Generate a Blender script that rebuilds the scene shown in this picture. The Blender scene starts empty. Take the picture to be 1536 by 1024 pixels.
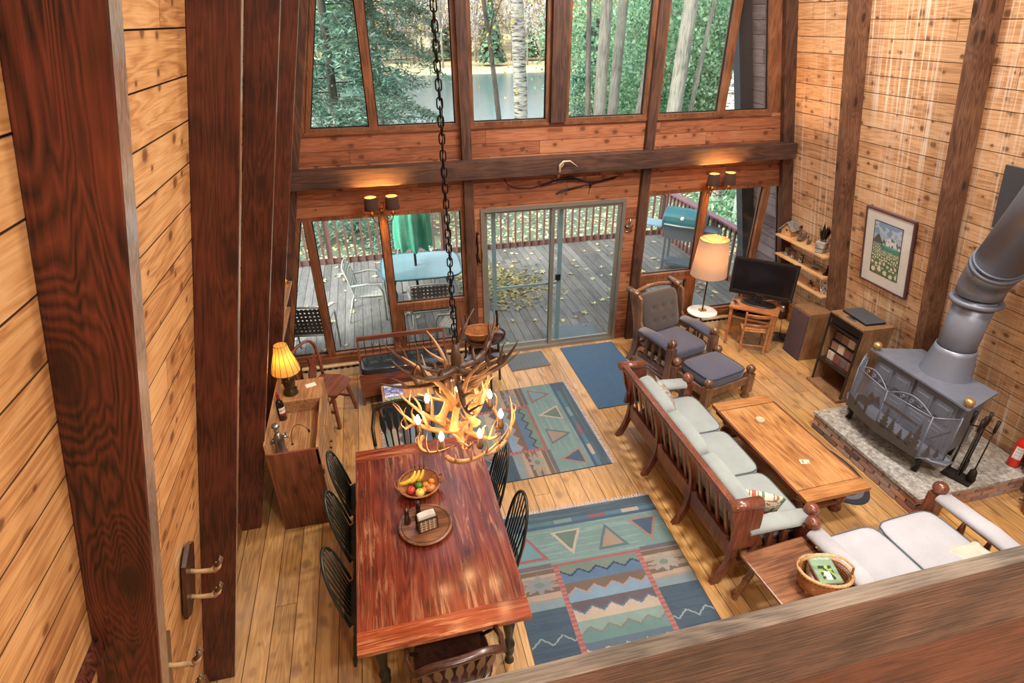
import bpy, bmesh, math, random
from math import sin, cos, pi, radians, sqrt, floor
from mathutils import Vector, Matrix, noise as mnoise
random.seed(11)
SC = bpy.context.scene
COL = SC.collection
V = Vector

# ------------------------------------------------------------------ materials
def lin(c):
    if isinstance(c, str):
        c = c.lstrip('#'); c = tuple(int(c[i:i+2], 16)/255 for i in (0, 2, 4))
    return tuple((x/12.92 if x <= .04045 else ((x+.055)/1.055)**2.4) for x in c[:3]) + (1,)

class NT:
    def __init__(s, name):
        s.m = bpy.data.materials.new(name); s.m.use_nodes = True
        s.t = s.m.node_tree; s.n = s.t.nodes; s.l = s.t.links
        s.bsdf = s.n['Principled BSDF']; s.out = s.n['Material Output']
    def add(s, typ, ins=None, **kw):
        n = s.n.new(typ)
        for k, v in kw.items(): setattr(n, k, v)
        for k, v in (ins or {}).items(): s.set(n, k, v)
        return n
    def set(s, n, k, v):
        sk = n.inputs[k]
        if isinstance(v, bpy.types.NodeSocket): s.l.new(v, sk)
        elif isinstance(v, bpy.types.Node): s.l.new(v.outputs[0], sk)
        else: sk.default_value = v
    def math(s, op, a, b=None, c=None, clamp=False):
        n = s.n.new('ShaderNodeMath'); n.operation = op; n.use_clamp = clamp
        for i, v in enumerate((a, b, c)):
            if v is not None: s.set(n, i, v)
        return n.outputs[0]
    def noise(s, vec, scale, detail=3, rough=.55, dist=0):
        n = s.add('ShaderNodeTexNoise', {'Vector': vec, 'Scale': scale, 'Detail': detail, 'Roughness': rough, 'Distortion': dist})
        return n.outputs['Fac']
    def mapping(s, vec, scale=(1, 1, 1), rot=(0, 0, 0), loc=(0, 0, 0)):
        return s.add('ShaderNodeMapping', {'Vector': vec, 'Scale': scale, 'Rotation': rot, 'Location': loc}).outputs[0]
    def ramp(s, fac, stops, interp='LINEAR'):
        n = s.n.new('ShaderNodeValToRGB'); s.set(n, 0, fac); cr = n.color_ramp; cr.interpolation = interp
        while len(cr.elements) < len(stops): cr.elements.new(.5)
        for e, (p, c) in zip(cr.elements, stops):
            e.position = p; e.color = lin(c) if not isinstance(c, (int, float)) else (c, c, c, 1)
        return n.outputs[0]
    def mix(s, fac, a, b, mode='MIX'):
        n = s.n.new('ShaderNodeMix'); n.data_type = 'RGBA'; n.blend_type = mode; n.clamp_factor = True
        s.set(n, 0, fac)
        for i, v in ((6, a), (7, b)):
            if isinstance(v, str): v = lin(v)
            s.set(n, i, v)
        return n.outputs[2]
    def coord(s, which='Object'):
        return s.add('ShaderNodeTexCoord').outputs[which]
    def bump(s, h, strength=.3, dist=.01):
        b = s.add('ShaderNodeBump', {'Height': h, 'Strength': strength, 'Distance': dist})
        s.l.new(b.outputs[0], s.bsdf.inputs['Normal'])
    def base(s, c):
        if isinstance(c, str): c = lin(c)
        s.set(s.bsdf, 'Base Color', c)
    def p(s, **kw):
        for k, v in kw.items(): s.bsdf.inputs[k.replace('_', ' ')].default_value = v

def plain(name, c, rough=.5, metal=0, var=.12, scale=8, bump=0, spec=.5, sheen=0):
    m = NT(name); co = m.coord()
    n = m.noise(co, scale, 4)
    d = tuple(x*(1-var) for x in lin(c)[:3])+(1,); e = tuple(min(1, x*(1+var)) for x in lin(c)[:3])+(1,)
    m.base(m.mix(n, d, e)); m.p(Roughness=rough, Metallic=metal); m.bsdf.inputs['Specular IOR Level'].default_value = spec
    if bump: m.bump(m.noise(co, scale*8, 3), bump, .004)
    if sheen: m.p(Sheen_Weight=sheen)
    return m.m

def wood(name, lo, mid, hi, axis=2, scale=1., rough=.4, knots=.0, bump=.15, coat=0, wear=None, fig=.6, tilt=0, rings_n=7., kfreq=(3.4, 1.5), swirl=0):
    """grain along axis; ring figure from stretched distorted noise"""
    m = NT(name); co = m.coord()
    sc = [9*scale]*3; sc[axis] = .7*scale
    if tilt: co = m.mapping(co, rot=(0, tilt, 0))
    v = m.mapping(co, tuple(sc), loc=(3.1, 7.7, 1.3))
    n1 = m.noise(v, 1.0, 2, .5, .6)
    if knots:
        sp = m.add('ShaderNodeSeparateXYZ', {0: co}); o_ = [i for i in range(3) if i != axis]
        kv = m.add('ShaderNodeCombineXYZ', {0: m.math('MULTIPLY', m.math('ADD', sp.outputs[o_[0]], sp.outputs[o_[1]]), kfreq[0]), 1: m.math('MULTIPLY', sp.outputs[axis], kfreq[1])}).outputs[0]
        kv = m.mix(.06, kv, m.add('ShaderNodeTexNoise', {'Vector': co, 'Scale': 9.}).outputs['Color'])
        vo = m.add('ShaderNodeTexVoronoi', {'Vector': kv, 'Scale': 1.0}, feature='F1', voronoi_dimensions='2D')
        if swirl: n1 = m.math('ADD', n1, m.math('MULTIPLY', m.ramp(vo.outputs['Distance'], [(0, 1.), (.12, .7), (.3, .25), (.6, 0.)]), swirl))
    rings = m.math('FRACT', m.math('MULTIPLY', n1, rings_n))
    tri = m.math('ABSOLUTE', m.math('SUBTRACT', rings, .5))
    sc2 = [120*scale]*3; sc2[axis] = 4*scale
    fib = m.noise(m.mapping(co, tuple(sc2)), 1., 3)
    f = m.math('ADD', m.math('MULTIPLY', tri, fig), m.math('MULTIPLY', m.math('SUBTRACT', fib, .5), .8))
    f = m.math('ADD', m.math('ADD', f, .12), m.math('MULTIPLY', m.math('SUBTRACT', m.noise(co, 2.3*scale, 3), .5), .8), clamp=True)
    c = m.ramp(f, [(0, lo), (.35, mid), (.8, hi)])
    if knots:
        k = m.ramp(vo.outputs['Distance'], [(0, 1.0), (.05, .95), (.09, .35), (.2, 0.)])
        c = m.mix(m.math('MULTIPLY', k, knots), c, '#2a140c')
    if wear:
        w = m.ramp(m.noise(m.mapping(co, tuple(x*1.3 for x in sc)), 1.6, 5, .7, 1.2), [(.52, 0.), (.6, 1.)])
        w2 = m.ramp(m.noise(co, 1.7, 3), [(.35, .15), (.65, 1.)])
        c = m.mix(m.math('MULTIPLY', m.math('MULTIPLY', w, w2), .6), c, wear)
    m.base(c); m.p(Roughness=rough)
    if coat: m.p(Coat_Weight=coat, Coat_Roughness=.15)
    m.bump(m.math('ADD', fib, m.math('MULTIPLY', tri, .5)), bump, .003)
    return m.m

def planks(name, across, along, pitch, lo, mid, hi, rough=.45, knots=1., seam=.02, length=2.6, streak=None, bump=.2, coat=0, kd='#3c1c0e', groove='#2a160c', kscale=6.5, off=0., var=.28, grey=None):
    """boards of equal pitch: across / along are object axes"""
    m = NT(name); co = m.coord()
    sep = m.add('ShaderNodeSeparateXYZ', {0: co})
    a = m.math('DIVIDE', m.math('ADD', sep.outputs[across], off), pitch); l = sep.outputs[along]
    idx = m.math('FLOOR', a); fr = m.math('FRACT', a)
    wn = m.add('ShaderNodeTexWhiteNoise', {'W': idx}, noise_dimensions='1D')
    l2 = m.math('DIVIDE', m.math('ADD', l, m.math('MULTIPLY', wn.outputs[0], 9.)), length)
    idx2 = m.math('FLOOR', l2); fr2 = m.math('FRACT', l2)
    wn2 = m.add('ShaderNodeTexWhiteNoise', {'W': m.math('ADD', m.math('MULTIPLY', idx, 17.3), m.math('MULTIPLY', idx2, 5.7))}, noise_dimensions='1D')
    r = wn2.outputs[0]
    shift = m.add('ShaderNodeVectorMath', {0: co, 1: m.add('ShaderNodeCombineXYZ', {0: m.math('MULTIPLY', r, 31.), 1: m.math('MULTIPLY', r, 47.), 2: m.math('MULTIPLY', r, 23.)}).outputs[0]}, operation='ADD').outputs[0]
    sc = [14.]*3; sc[along] = 1.1
    n1 = m.noise(m.mapping(shift, tuple(sc)), 1., 2, .5, .8)
    tri = m.math('ABSOLUTE', m.math('SUBTRACT', m.math('FRACT', m.math('MULTIPLY', n1, 6.)), .5))
    sf = [170.]*3; sf[along] = 5.
    fib = m.noise(m.mapping(shift, tuple(sf)), 1., 3)
    f = m.math('ADD', m.math('MULTIPLY', tri, .7), m.math('MULTIPLY', m.math('SUBTRACT', fib, .5), .6))
    f = m.math('ADD', f, m.math('MULTIPLY', m.math('SUBTRACT', r, .5), var*2))
    f = m.math('ADD', f, m.math('ADD', .15, m.math('MULTIPLY', m.math('SUBTRACT', m.noise(co, 1.4, 3), .5), .7)), clamp=True)
    c = m.ramp(f, [(0, lo), (.4, mid), (.85, hi)])
    if knots:
        sp = m.add('ShaderNodeSeparateXYZ', {0: shift})
        kv = m.add('ShaderNodeCombineXYZ', {0: m.math('MULTIPLY', sp.outputs[across], kscale), 1: m.math('MULTIPLY', sp.outputs[along], kscale*.75)}).outputs[0]
        vo = m.add('ShaderNodeTexVoronoi', {'Vector': kv, 'Scale': 1.0}, feature='F1', voronoi_dimensions='2D')
        sel = m.math('GREATER_THAN', m.add('ShaderNodeSeparateColor', {0: vo.outputs['Color']}).outputs[0], .3)
        cs = m.add('ShaderNodeSeparateColor', {0: vo.outputs['Color']})
        dd_ = m.math('DIVIDE', vo.outputs['Distance'], m.math('ADD', .35, m.math('MULTIPLY', cs.outputs[1], 1.)))
        k = m.math('MULTIPLY', m.ramp(dd_, [(0, 1.), (.09, .9), (.17, 0.)]), sel)
        c = m.mix(m.math('MULTIPLY', k, knots), c, kd)
        h = m.math('MULTIPLY', m.ramp(dd_, [(.1, .5), (.38, 0.)]), sel)
        c = m.mix(m.math('MULTIPLY', h, .8*knots), c, lo)
    if streak:
        ss = [0.]*3; ss[along] = 16.; ss[2] = .3
        st = m.ramp(m.noise(m.mapping(co, tuple(ss)), 1.7, 4, .7), [(.5, 0.), (.64, 1.)])
        big = m.ramp(m.noise(m.mapping(co, (.5, .9, .3)), 1.3, 2), [(.38, 0.), (.55, 1.)])
        c = m.mix(m.math('MULTIPLY', m.math('MULTIPLY', st, big), streak), c, '#e6dccb')
    if grey:
        g = m.ramp(m.noise(co, 1.1, 4), [(.35, 0.), (.7, 1.)])
        c = m.mix(m.math('MULTIPLY', g, .4), c, grey)
    e1 = m.math('MINIMUM', fr, m.math('SUBTRACT', 1., fr))
    g1 = m.math('LESS_THAN', e1, seam)
    g2 = m.math('LESS_THAN', m.math('MULTIPLY', m.math('MINIMUM', fr2, m.math('SUBTRACT', 1., fr2)), length), .0022)
    g = m.math('MAXIMUM', g1, g2)
    c = m.mix(m.math('MULTIPLY', g, .85), c, groove)
    m.base(c); m.p(Roughness=rough)
    if coat: m.p(Coat_Weight=coat, Coat_Roughness=.2)
    m.bump(m.math('SUBTRACT', m.math('MULTIPLY', fib, .35), m.math('MULTIPLY', g, 1.)), bump, .004)
    return m.m

def vcol(name, rough=.9, weave=0, wscale=400, sheen=0, coat=0, dark=0):
    m = NT(name); a = m.add('ShaderNodeVertexColor', layer_name='Col')
    c = a.outputs[0]
    co = m.coord()
    if dark: c = m.add('ShaderNodeHueSaturation', {'Saturation': .78, 'Color': m.mix(1., c, (dark, dark, dark, 1), 'MULTIPLY')}).outputs[0]
    if weave:
        n = m.noise(m.mapping(co, (wscale*.08, wscale, wscale)), 1., 3, .7)
        b = m.noise(co, 5., 4)
        c = m.mix(.55, c, m.mix(n, (.25, .25, .25, 1), (.85, .85, .85, 1)), 'OVERLAY')
        c = m.mix(.35, c, m.mix(b, (.2, .2, .2, 1), (.8, .8, .8, 1)), 'OVERLAY')
        m.bump(n, weave, .003)
    m.base(c); m.p(Roughness=rough)
    if sheen: m.p(Sheen_Weight=sheen)
    if coat: m.p(Coat_Weight=coat, Coat_Roughness=.08)
    return m.m

def fabric(name, c1, c2, scale=300, rough=.95, bump=.35, sheen=.3):
    m = NT(name); co = m.coord()
    n = m.noise(co, scale, 2, .7); b = m.noise(co, 6., 4)
    c = m.mix(n, c1, c2); c = m.mix(.3, c, m.mix(b, (.2, .2, .2, 1), (.8, .8, .8, 1)), 'OVERLAY')
    m.base(c); m.p(Roughness=rough, Sheen_Weight=sheen); m.bump(n, bump, .002)
    return m.m

def emit(name, c, s):
    m = NT(name); m.base(c); m.set(m.bsdf, 'Emission Color', lin(c)); m.p(Emission_Strength=s, Roughness=.4)
    return m.m

def glass(name, tint='#eef6f4', gl=1.0, rough=0.0, spots=0.0):
    m = NT(name); m.n.remove(m.bsdf)
    tr = m.add('ShaderNodeBsdfTransparent', {0: lin(tint)}); g = m.add('ShaderNodeBsdfGlossy', {0: (1, 1, 1, 1), 'Roughness': rough})
    fr = m.add('ShaderNodeFresnel', {'IOR': 1.45})
    bf = m.add('ShaderNodeNewGeometry').outputs['Backfacing']
    mx = m.add('ShaderNodeMixShader', {0: m.math('MULTIPLY', m.math('MULTIPLY', fr.outputs[0], gl), m.math('SUBTRACT', 1., bf)), 1: tr.outputs[0], 2: g.outputs[0]})
    o = mx.outputs[0]
    if spots:
        co = m.coord()
        d = m.add('ShaderNodeBsdfDiffuse', {0: (.8, .85, .85, 1)})
        s1 = m.ramp(m.noise(co, 90., 4, .8), [(.66, 0.), (.74, 1.)])
        f = m.math('MULTIPLY', s1, spots)
        o = m.add('ShaderNodeMixShader', {0: f, 1: o, 2: d.outputs[0]}).outputs[0]
    m.l.new(o, m.out.inputs[0])
    return m.m

def leafmat(name, c1, c2, c3=None, trans=.35, rough=.6, big=None):
    m = NT(name); co = m.coord('Object')
    a = m.add('ShaderNodeVertexColor', layer_name='Col').outputs[0]
    f = m.add('ShaderNodeSeparateColor', {0: a}).outputs[0]
    c = m.ramp(f, [(0, c1), (.5, c2), (1., c3 or c2)])
    m.base(c); m.p(Roughness=rough)
    t = m.add('ShaderNodeBsdfTranslucent', {0: c})
    mx = m.add('ShaderNodeMixShader', {0: trans, 1: m.bsdf.outputs[0], 2: t.outputs[0]})
    m.l.new(mx.outputs[0], m.out.inputs[0])
    return m.m

M = {}
def mats():
    M['beam_l'] = wood('beam_stain_warm_lit', '#180a08', '#4f2418', '#753724', 2, 1.0, .42, .95, .6, tilt=-.231, fig=.8, rings_n=13., kfreq=(2.4, 1.1), swirl=.8)  # left copy: red-brown stain with the warm light put into its colour
    M['beam_l2'] = wood('beam_stain_warm_lit_plain', '#2a120c', '#552a1c', '#743c29', 2, 1.2, .45, .95, .4, tilt=-.231, fig=.45, rings_n=9., kfreq=(2.6, 1.3), swirl=.3)  # plainer left copy, warm light also painted into the red
    M['beam_r'] = wood('beam_brown_window_lit', '#452a1f', '#73503b', '#8f6a4e', 2, 1.3, .55, .9, .25, tilt=.231, rings_n=10., swirl=.4)  # right copy: lighter brown, window light put into its colour
    M['beam_x'] = wood('beam_cross', '#2c1c17', '#4f352a', '#6b4a39', 0, 1.2, .6, .6, .25)
    M['rail'] = wood('rail_wood', '#4a2d22', '#85563f', '#a8795a', 0, 1.6, .75, 0, .9)
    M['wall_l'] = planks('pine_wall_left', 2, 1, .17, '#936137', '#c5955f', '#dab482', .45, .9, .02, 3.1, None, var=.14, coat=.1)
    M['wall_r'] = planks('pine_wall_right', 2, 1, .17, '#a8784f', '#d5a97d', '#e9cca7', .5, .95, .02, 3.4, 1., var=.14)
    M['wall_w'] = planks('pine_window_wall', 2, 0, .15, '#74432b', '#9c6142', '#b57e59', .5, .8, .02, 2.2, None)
    M['wall_d'] = planks('outside_boards', 2, 1, .17, '#5b4a4a', '#7e6a6a', '#958384', .8, .3, .02, 3.4, None)
    M['floor'] = planks('pine_floor', 0, 1, .168, '#85602f', '#b88a4c', '#d3ad70', .36, .5, .02, 4.6, None, coat=.35, kd='#5a2c12', grey='#ab9480', kscale=4., var=.17)
    M['deck'] = planks('deck_boards', 0, 1, .14, '#4f4b49', '#6b6764', '#827e7a', .85, .2, .035, 3.6, None, groove='#1c1a1a', kd='#4a4643', grey='#767a74')
    M['trim'] = wood('window_trim', '#51301c', '#7a4e34', '#976c4c', 2, 1.5, .4, 0, .1)
    M['trim_x'] = wood('window_trim_cross', '#51301c', '#7a4e34', '#976c4c', 0, 1.5, .4, 0, .1)
    M['honey'] = wood('honey_pine', '#98683f', '#bf8f5f', '#d4ad7c', 1, 1.2, .4, .4, .1, .2)
    M['coffee'] = wood('coffee_table_pine', '#8a5630', '#b98550', '#d3a673', 1, 1.2, .3, .5, .1, .5)
    M['coffee_x'] = wood('coffee_table_end', '#8a5630', '#b27d4a', '#cc9c69', 0, 1.2, .3, .3, .1, .5)
    M['shelf'] = wood('shelf_pine', '#b98654', '#d9aa74', '#ebc797', 1, 1.2, .5, .4, .1)
    M['tabletop'] = wood('red_worn_tabletop', '#4a170f', '#73301c', '#934a2d', 1, .9, .24, .6, .12, .6, wear='#bf8f66')
    M['tabletop_x'] = wood('red_worn_table_end', '#5f2310', '#883b1f', '#a65c36', 0, .9, .24, .3, .12, .6, wear='#c99566')
    M['dkgreen'] = plain('black_green_paint', '#1c221c', .35, 0, .3, 20)
    M['dkbrown'] = wood('dark_brown_wood', '#22130e', '#3d241a', '#5a382a', 2, 1.5, .3, 0, .1, .3)
    M['sofawood'] = wood('reddish_sofa_wood', '#482319', '#713f2d', '#935d45', 2, 1.4, .3, 0, .08, .4)
    M['sofawood_y'] = wood('reddish_sofa_wood_rail', '#482319', '#713f2d', '#935d45', 1, 1.4, .3, 0, .08, .4)
    M['armwood'] = wood('armchair_wood', '#46301f', '#7a5843', '#a17f66', 2, 1.4, .3, 0, .08, .4)
    M['oakwood'] = wood('side_table_wood', '#553322', '#82583d', '#a07653', 0, 1.2, .3, 0, .08, .4)
    M['hutch'] = wood('hutch_wood', '#80573a', '#a97f55', '#c39d74', 1, 1.0, .4, .3, .1, .2)
    M['hutch_red'] = wood('hutch_red_panel', '#4a2618', '#713d28', '#8c563b', 2, 1.0, .35, .5, .1, .3)
    M['bench'] = wood('bench_wood', '#542b1c', '#7a4530', '#98604a', 0, 1.2, .35, 0, .1, .3)
    M['speaker'] = wood('speaker_veneer', '#644730', '#8c6a4a', '#a3825f', 2, 2.0, .45, 0, .05)
    M['tvwood'] = wood('desk_wood', '#81502f', '#ab7146', '#c48f62', 0, 1.2, .3, 0, .05, .4)
    M['redrail'] = plain('red_painted_rail', '#7d5560', .7, 0, .12)
    M['baluster'] = plain('brown_baluster', '#6d4a43', .8, 0, .2, 14)
    M['blackcush'] = plain('black_vinyl', '#20242a', .16, 0, .1)
    M['whitefab'] = fabric('white_grey_cloth', '#989aa1', '#bfc1c6', 260)
    M['sagefab'] = fabric('sage_cloth', '#7c8785', '#a2acaa', 260)
    M['bluefab'] = fabric('blue_grey_tweed', '#34374a', '#595c70', 320)
    M['brownfab'] = fabric('brown_tufted_cloth', '#332d2c', '#554d4a', 200)
    M['black'] = plain('black_plastic', '#141416', .35, 0, .1)
    M['screen'] = plain('tv_glass', '#18161a', .12, 0, .05)
    M['iron'] = plain('stove_iron', '#6b707c', .5, .15, .2, 12, .1)
    M['irondark'] = plain('dark_iron', '#2a2320', .6, .5, .3, 20)
    M['ironblue'] = plain('screen_iron', '#767d8c', .45, .3, .15)
    M['pipe'] = plain('stove_pipe', '#7b8290', .38, .3, .1, 4)
    M['shield'] = plain('heat_shield', '#4b4e53', .55, .2, .1)
    M['brass'] = plain('brass', '#b98a3c', .25, 1, .15)
    M['bronze'] = plain('bronze_lamp', '#57482f', .35, .8, .4, 40)
    M['pewter'] = plain('pewter', '#8d8a88', .3, .9, .1)
    M['alu'] = plain('aluminium_frame', '#8d8e88', .4, .6, .06)
    M['bluealu'] = plain('screen_door_frame', '#7d97a0', .5, .2, .06)
    M['cream'] = plain('cream_metal', '#c3b08e', .5, 0, .06)
    M['white'] = plain('white_paint', '#dcdcdc', .5, 0, .04)
    M['marble'] = plain('white_marble', '#d3d6da', .2, 0, .08, 9)
    M['antler'] = plain('antler_bone', '#a8845c', .5, 0, .35, 14, .2)
    M['antlerdark'] = plain('antler_dark', '#4c382b', .45, 0, .4, 14, .2)
    M['bone'] = plain('pale_bone', '#c9b698', .5, 0, .15, 20)
    M['hoof'] = plain('hoof_tan', '#a98a62', .55, 0, .4, 30)
    M['blacksteel'] = plain('black_chain', '#1b1b1d', .4, .7, .1)
    M['glass'] = glass('window_glass', '#f4f8f7', 1.0, 0, .35)
    M['tableglass'] = plain('patio_glass', '#7b98a0', .12, .1, .15, 3)
    M['teal'] = plain('teal_enamel', '#2d6a72', .3, .2, .15, 5)
    M['grillgrey'] = plain('grill_grey', '#5d6a74', .45, .4, .1)
    M['umb'] = fabric('green_canvas', '#227a5f', '#45a387', 60, .9, .1)
    M['strapdark'] = plain('dark_strap', '#54504a', .7, 0, .1)
    M['straplight'] = plain('light_strap', '#b4b4ac', .6, 0, .1)
    M['chairalu'] = plain('patio_frame', '#a9aca6', .4, .3, .08)
    M['wicker'] = wood('wicker', '#6b3d1c', '#a56a38', '#c99460', 0, 6, .6, 0, .8)
    M['wickerpale'] = wood('pale_wicker', '#a8794a', '#cfa676', '#e6c9a0', 0, 6, .6, 0, .8)
    M['red'] = plain('red_enamel', '#c32a1c', .3, 0, .05)
    M['paper'] = plain('paper_white', '#d9d9d4', .8, 0, .04)
    M['bulb'] = emit('lit_bulb', '#ffc182', 230.)
    M['bulb2'] = emit('sconce_bulb', '#ffb860', 2200.)
    M['vc'] = vcol('painted_pattern', .6)
    M['vcgloss'] = vcol('glossy_print', .3, coat=.3)
    M['rug'] = vcol('woven_wool', .95, .6, 420, .1, 0, .56)
    M['bluemat'] = fabric('blue_mat', '#0f3350', '#27587c', 55, .8, 2.5)
    M['greymat'] = fabric('slate_mat', '#3c4750', '#5d6a72', 160, .95, .6)
    M['bark'] = wood('tree_bark', '#3a3530', '#5e5850', '#827b70', 2, .8, .9, 0, 1.)
    M['bark_grey'] = wood('grey_bark', '#5b564e', '#8a857a', '#a8a496', 2, .7, .9, 0, .8)
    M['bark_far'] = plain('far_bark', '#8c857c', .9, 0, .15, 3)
    def birch():
        m = NT('birch_bark'); co = m.coord()
        n = m.noise(m.mapping(co, (3, 3, 22)), 1., 4, .7)
        m.base(m.ramp(n, [(.38, '#2e2a28'), (.5, '#a7a39a'), (.7, '#cfccc2')])); m.p(Roughness=.8); return m.m
    M['birch'] = birch()
    M['bottle'] = plain('dark_green_bottle', '#161a10', .1, 0, .1)
    M['steel'] = plain('brushed_steel', '#a7a7a7', .3, .9, .05)
    M['navy'] = plain('navy_plastic', '#27324a', .35)
    M['amber'] = plain('label_red', '#7c1c18', .5)
def shade_mat(name, c, e, c2=None):
    """lamp shade cloth: diffuse + translucent, lit by its own bulb"""
    m = NT(name); t = m.add('ShaderNodeBsdfTranslucent', {0: lin(c)}); m.base(c); m.p(Roughness=.9)
    mx = m.add('ShaderNodeMixShader', {0: e, 1: m.bsdf.outputs[0], 2: t.outputs[0]})
    m.l.new(mx.outputs[0], m.out.inputs[0]); return m.m
mats()
M['lampshade'] = shade_mat('yellow_lamp_shade', '#eccb7c', .6)
M['floorshade'] = shade_mat('linen_lamp_shade', '#a8968a', .16)
M['sconceshade'] = shade_mat('brown_mica_shade', '#3a2218', .03)

# ------------------------------------------------------------------ mesh builder
class B:
    def __init__(s, xf=None):
        s.bm = bmesh.new(); s.xf = xf or Matrix(); s.col = None
    def _t(s, p): return s.xf @ V(p)
    def faces(s, vs, fs, smooth=False):
        bv = [s.bm.verts.new(s._t(v)) for v in vs]
        out = []
        for f in fs:
            try:
                x = s.bm.faces.new([bv[i] for i in f]); x.smooth = smooth; out.append(x)
            except ValueError: pass
        return bv, out
    def box(s, c, d, rot=None, bev=0, taper=None):
        hx, hy, hz = d[0]/2, d[1]/2, d[2]/2
        R = rot if isinstance(rot, Matrix) else (Matrix.Rotation(rot, 3, 'Z') if rot else Matrix.Identity(3))
        vs = []
        for z in (-1, 1):
            k = (taper if (taper and z > 0) else 1)
            for x, y in ((-1, -1), (1, -1), (1, 1), (-1, 1)):
                vs.append(V(c)+R @ V((x*hx*k, y*hy*k, z*hz)))
        bv, fs = s.faces(vs, [(3, 2, 1, 0), (4, 5, 6, 7), (0, 1, 5, 4), (1, 2, 6, 5), (2, 3, 7, 6), (3, 0, 4, 7)])
        if bev:
            es = {e for f in fs for e in f.edges}
            bmesh.ops.bevel(s.bm, geom=list(es), offset=bev, segments=2, affect='EDGES', profile=.7)
        return s
    def bar(s, p0, p1, w, h=None, up=(0, 0, 1), bev=0):
        p0, p1 = V(p0), V(p1); h = h or w; d = p1-p0; L = d.length; d.normalize()
        u = V(up); x = d.cross(u)
        if x.length < 1e-4: x = d.cross(V((1, 0, 0)))
        x.normalize(); z = x.cross(d)
        R = Matrix((x, d, z)).transposed()
        return s.box((p0+p1)/2, (w, L, h), R, bev)
    def tube(s, pts, rad, n=8, cap=True, flat=1., up=None):
        pts = [V(p) for p in pts]; N = len(pts)
        if not isinstance(rad, (list, tuple)): rad = [rad]*N
        rings = []; prev = None
        for i, p in enumerate(pts):
            t = (pts[min(i+1, N-1)]-pts[max(i-1, 0)])
            if t.length < 1e-9: t = V((0, 0, 1))
            t.normalize()
            if prev is None:
                a = V(up) if up else (V((0, 0, 1)) if abs(t.z) < .9 else V((1, 0, 0)))
                u = t.cross(a).normalized()
            else:
                u = prev-t*prev.dot(t)
                u = u.normalized() if u.length > 1e-6 else t.orthogonal().normalized()
            prev = u; w = t.cross(u)
            rings.append([s.bm.verts.new(s._t(p+(u*cos(2*pi*k/n)*rad[i]+w*sin(2*pi*k/n)*rad[i]*flat))) for k in range(n)])
        for a, b in zip(rings, rings[1:]):
            for k in range(n):
                f = s.bm.faces.new((a[k], a[(k+1) % n], b[(k+1) % n], b[k])); f.smooth = True
        if cap:
            try:
                s.bm.faces.new(rings[0][::-1]); s.bm.faces.new(rings[-1])
            except ValueError: pass
        return s
    def cyl(s, p0, p1, r0, r1=None, n=12): return s.tube([p0, p1], [r0, r0 if r1 is None else r1], n)
    def lathe(s, prof, loc=(0, 0, 0), n=16, ax=None, sx=1., sy=1., smooth=True):
        R = Matrix.Identity(3)
        if ax is not None: R = V((0, 0, 1)).rotation_difference(V(ax).normalized()).to_matrix()
        rings = []
        for r, z in prof:
            if r < 1e-6: rings.append([s.bm.verts.new(s._t(V(loc)+R @ V((0, 0, z))))])
            else: rings.append([s.bm.verts.new(s._t(V(loc)+R @ V((r*cos(2*pi*k/n)*sx, r*sin(2*pi*k/n)*sy, z)))) for k in range(n)])
        for a, b in zip(rings, rings[1:]):
            for k in range(n):
                k2 = (k+1) % n
                if len(a) == 1 and len(b) == 1: continue
                if len(a) == 1: q = (a[0], b[k2], b[k])
                elif len(b) == 1: q = (a[k], a[k2], b[0])
                else: q = (a[k], a[k2], b[k2], b[k])
                f = s.bm.faces.new(q[::1]); f.smooth = smooth
        return s
    def ball(s, c, r, sc=(1, 1, 1), n=12):
        m = n//2
        prof = [(r*sin(pi*i/m), -r*cos(pi*i/m)*sc[2]) for i in range(m+1)]
        prof[0] = (0, prof[0][1]); prof[-1] = (0, prof[-1][1])
        return s.lathe(prof, c, n, None, sc[0], sc[1])
    def prism(s, poly, z0, z1, xf=None):
        """2-D polygon extruded along local z"""
        X = xf or Matrix(); n = len(poly)
        vs = [X @ V((x, y, z0)) for x, y in poly]+[X @ V((x, y, z1)) for x, y in poly]
        s.faces(vs, [tuple(range(n))[::-1], tuple(range(n, 2*n))]+[(i, (i+1) % n, n+(i+1) % n, n+i) for i in range(n)])
        return s
    def cushion(s, c, d, e=5, puff=.25, n=10, rot=None, dimples=(), sag=0):
        R = rot if isinstance(rot, Matrix) else (Matrix.Rotation(rot, 3, 'Z') if rot else Matrix.Identity(3))
        vs = {}; fs = []
        def key(p): return tuple(round(x, 5) for x in p)
        def vert(p):
            k = key(p)
            if k not in vs:
                x, y, z = p
                f = (abs(x)**e+abs(y)**e+abs(z)**e)**(-1/e)
                q = V((x, y, z))*f
                pz = 1+puff*(1-min(1, q.x**2))*(1-min(1, q.y**2))
                q.z *= pz
                for dx, dy, dr, dd in dimples:
                    if z > 0: q.z -= dd*math.exp(-(((q.x-dx)*d[0])**2+((q.y-dy)*d[1])**2)/(4*dr*dr))
                w = V((q.x*d[0]/2, q.y*d[1]/2, q.z*d[2]/2))
                vs[k] = s.bm.verts.new(s._t(V(c)+R @ w))
            return vs[k]
        for ax in range(3):
            for sg in (-1, 1):
                for i in range(n):
                    for j in range(n):
                        q = []
                        for a, b in ((i, j), (i+1, j), (i+1, j+1), (i, j+1)):
                            p = [0, 0, 0]; p[ax] = sg; p[(ax+1) % 3] = -1+2*a/n; p[(ax+2) % 3] = -1+2*b/n
                            q.append(vert(p))
                        if sg < 0: q.reverse()
                        try:
                            f = s.bm.faces.new(q); f.smooth = True
                        except ValueError: pass
        return s
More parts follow.
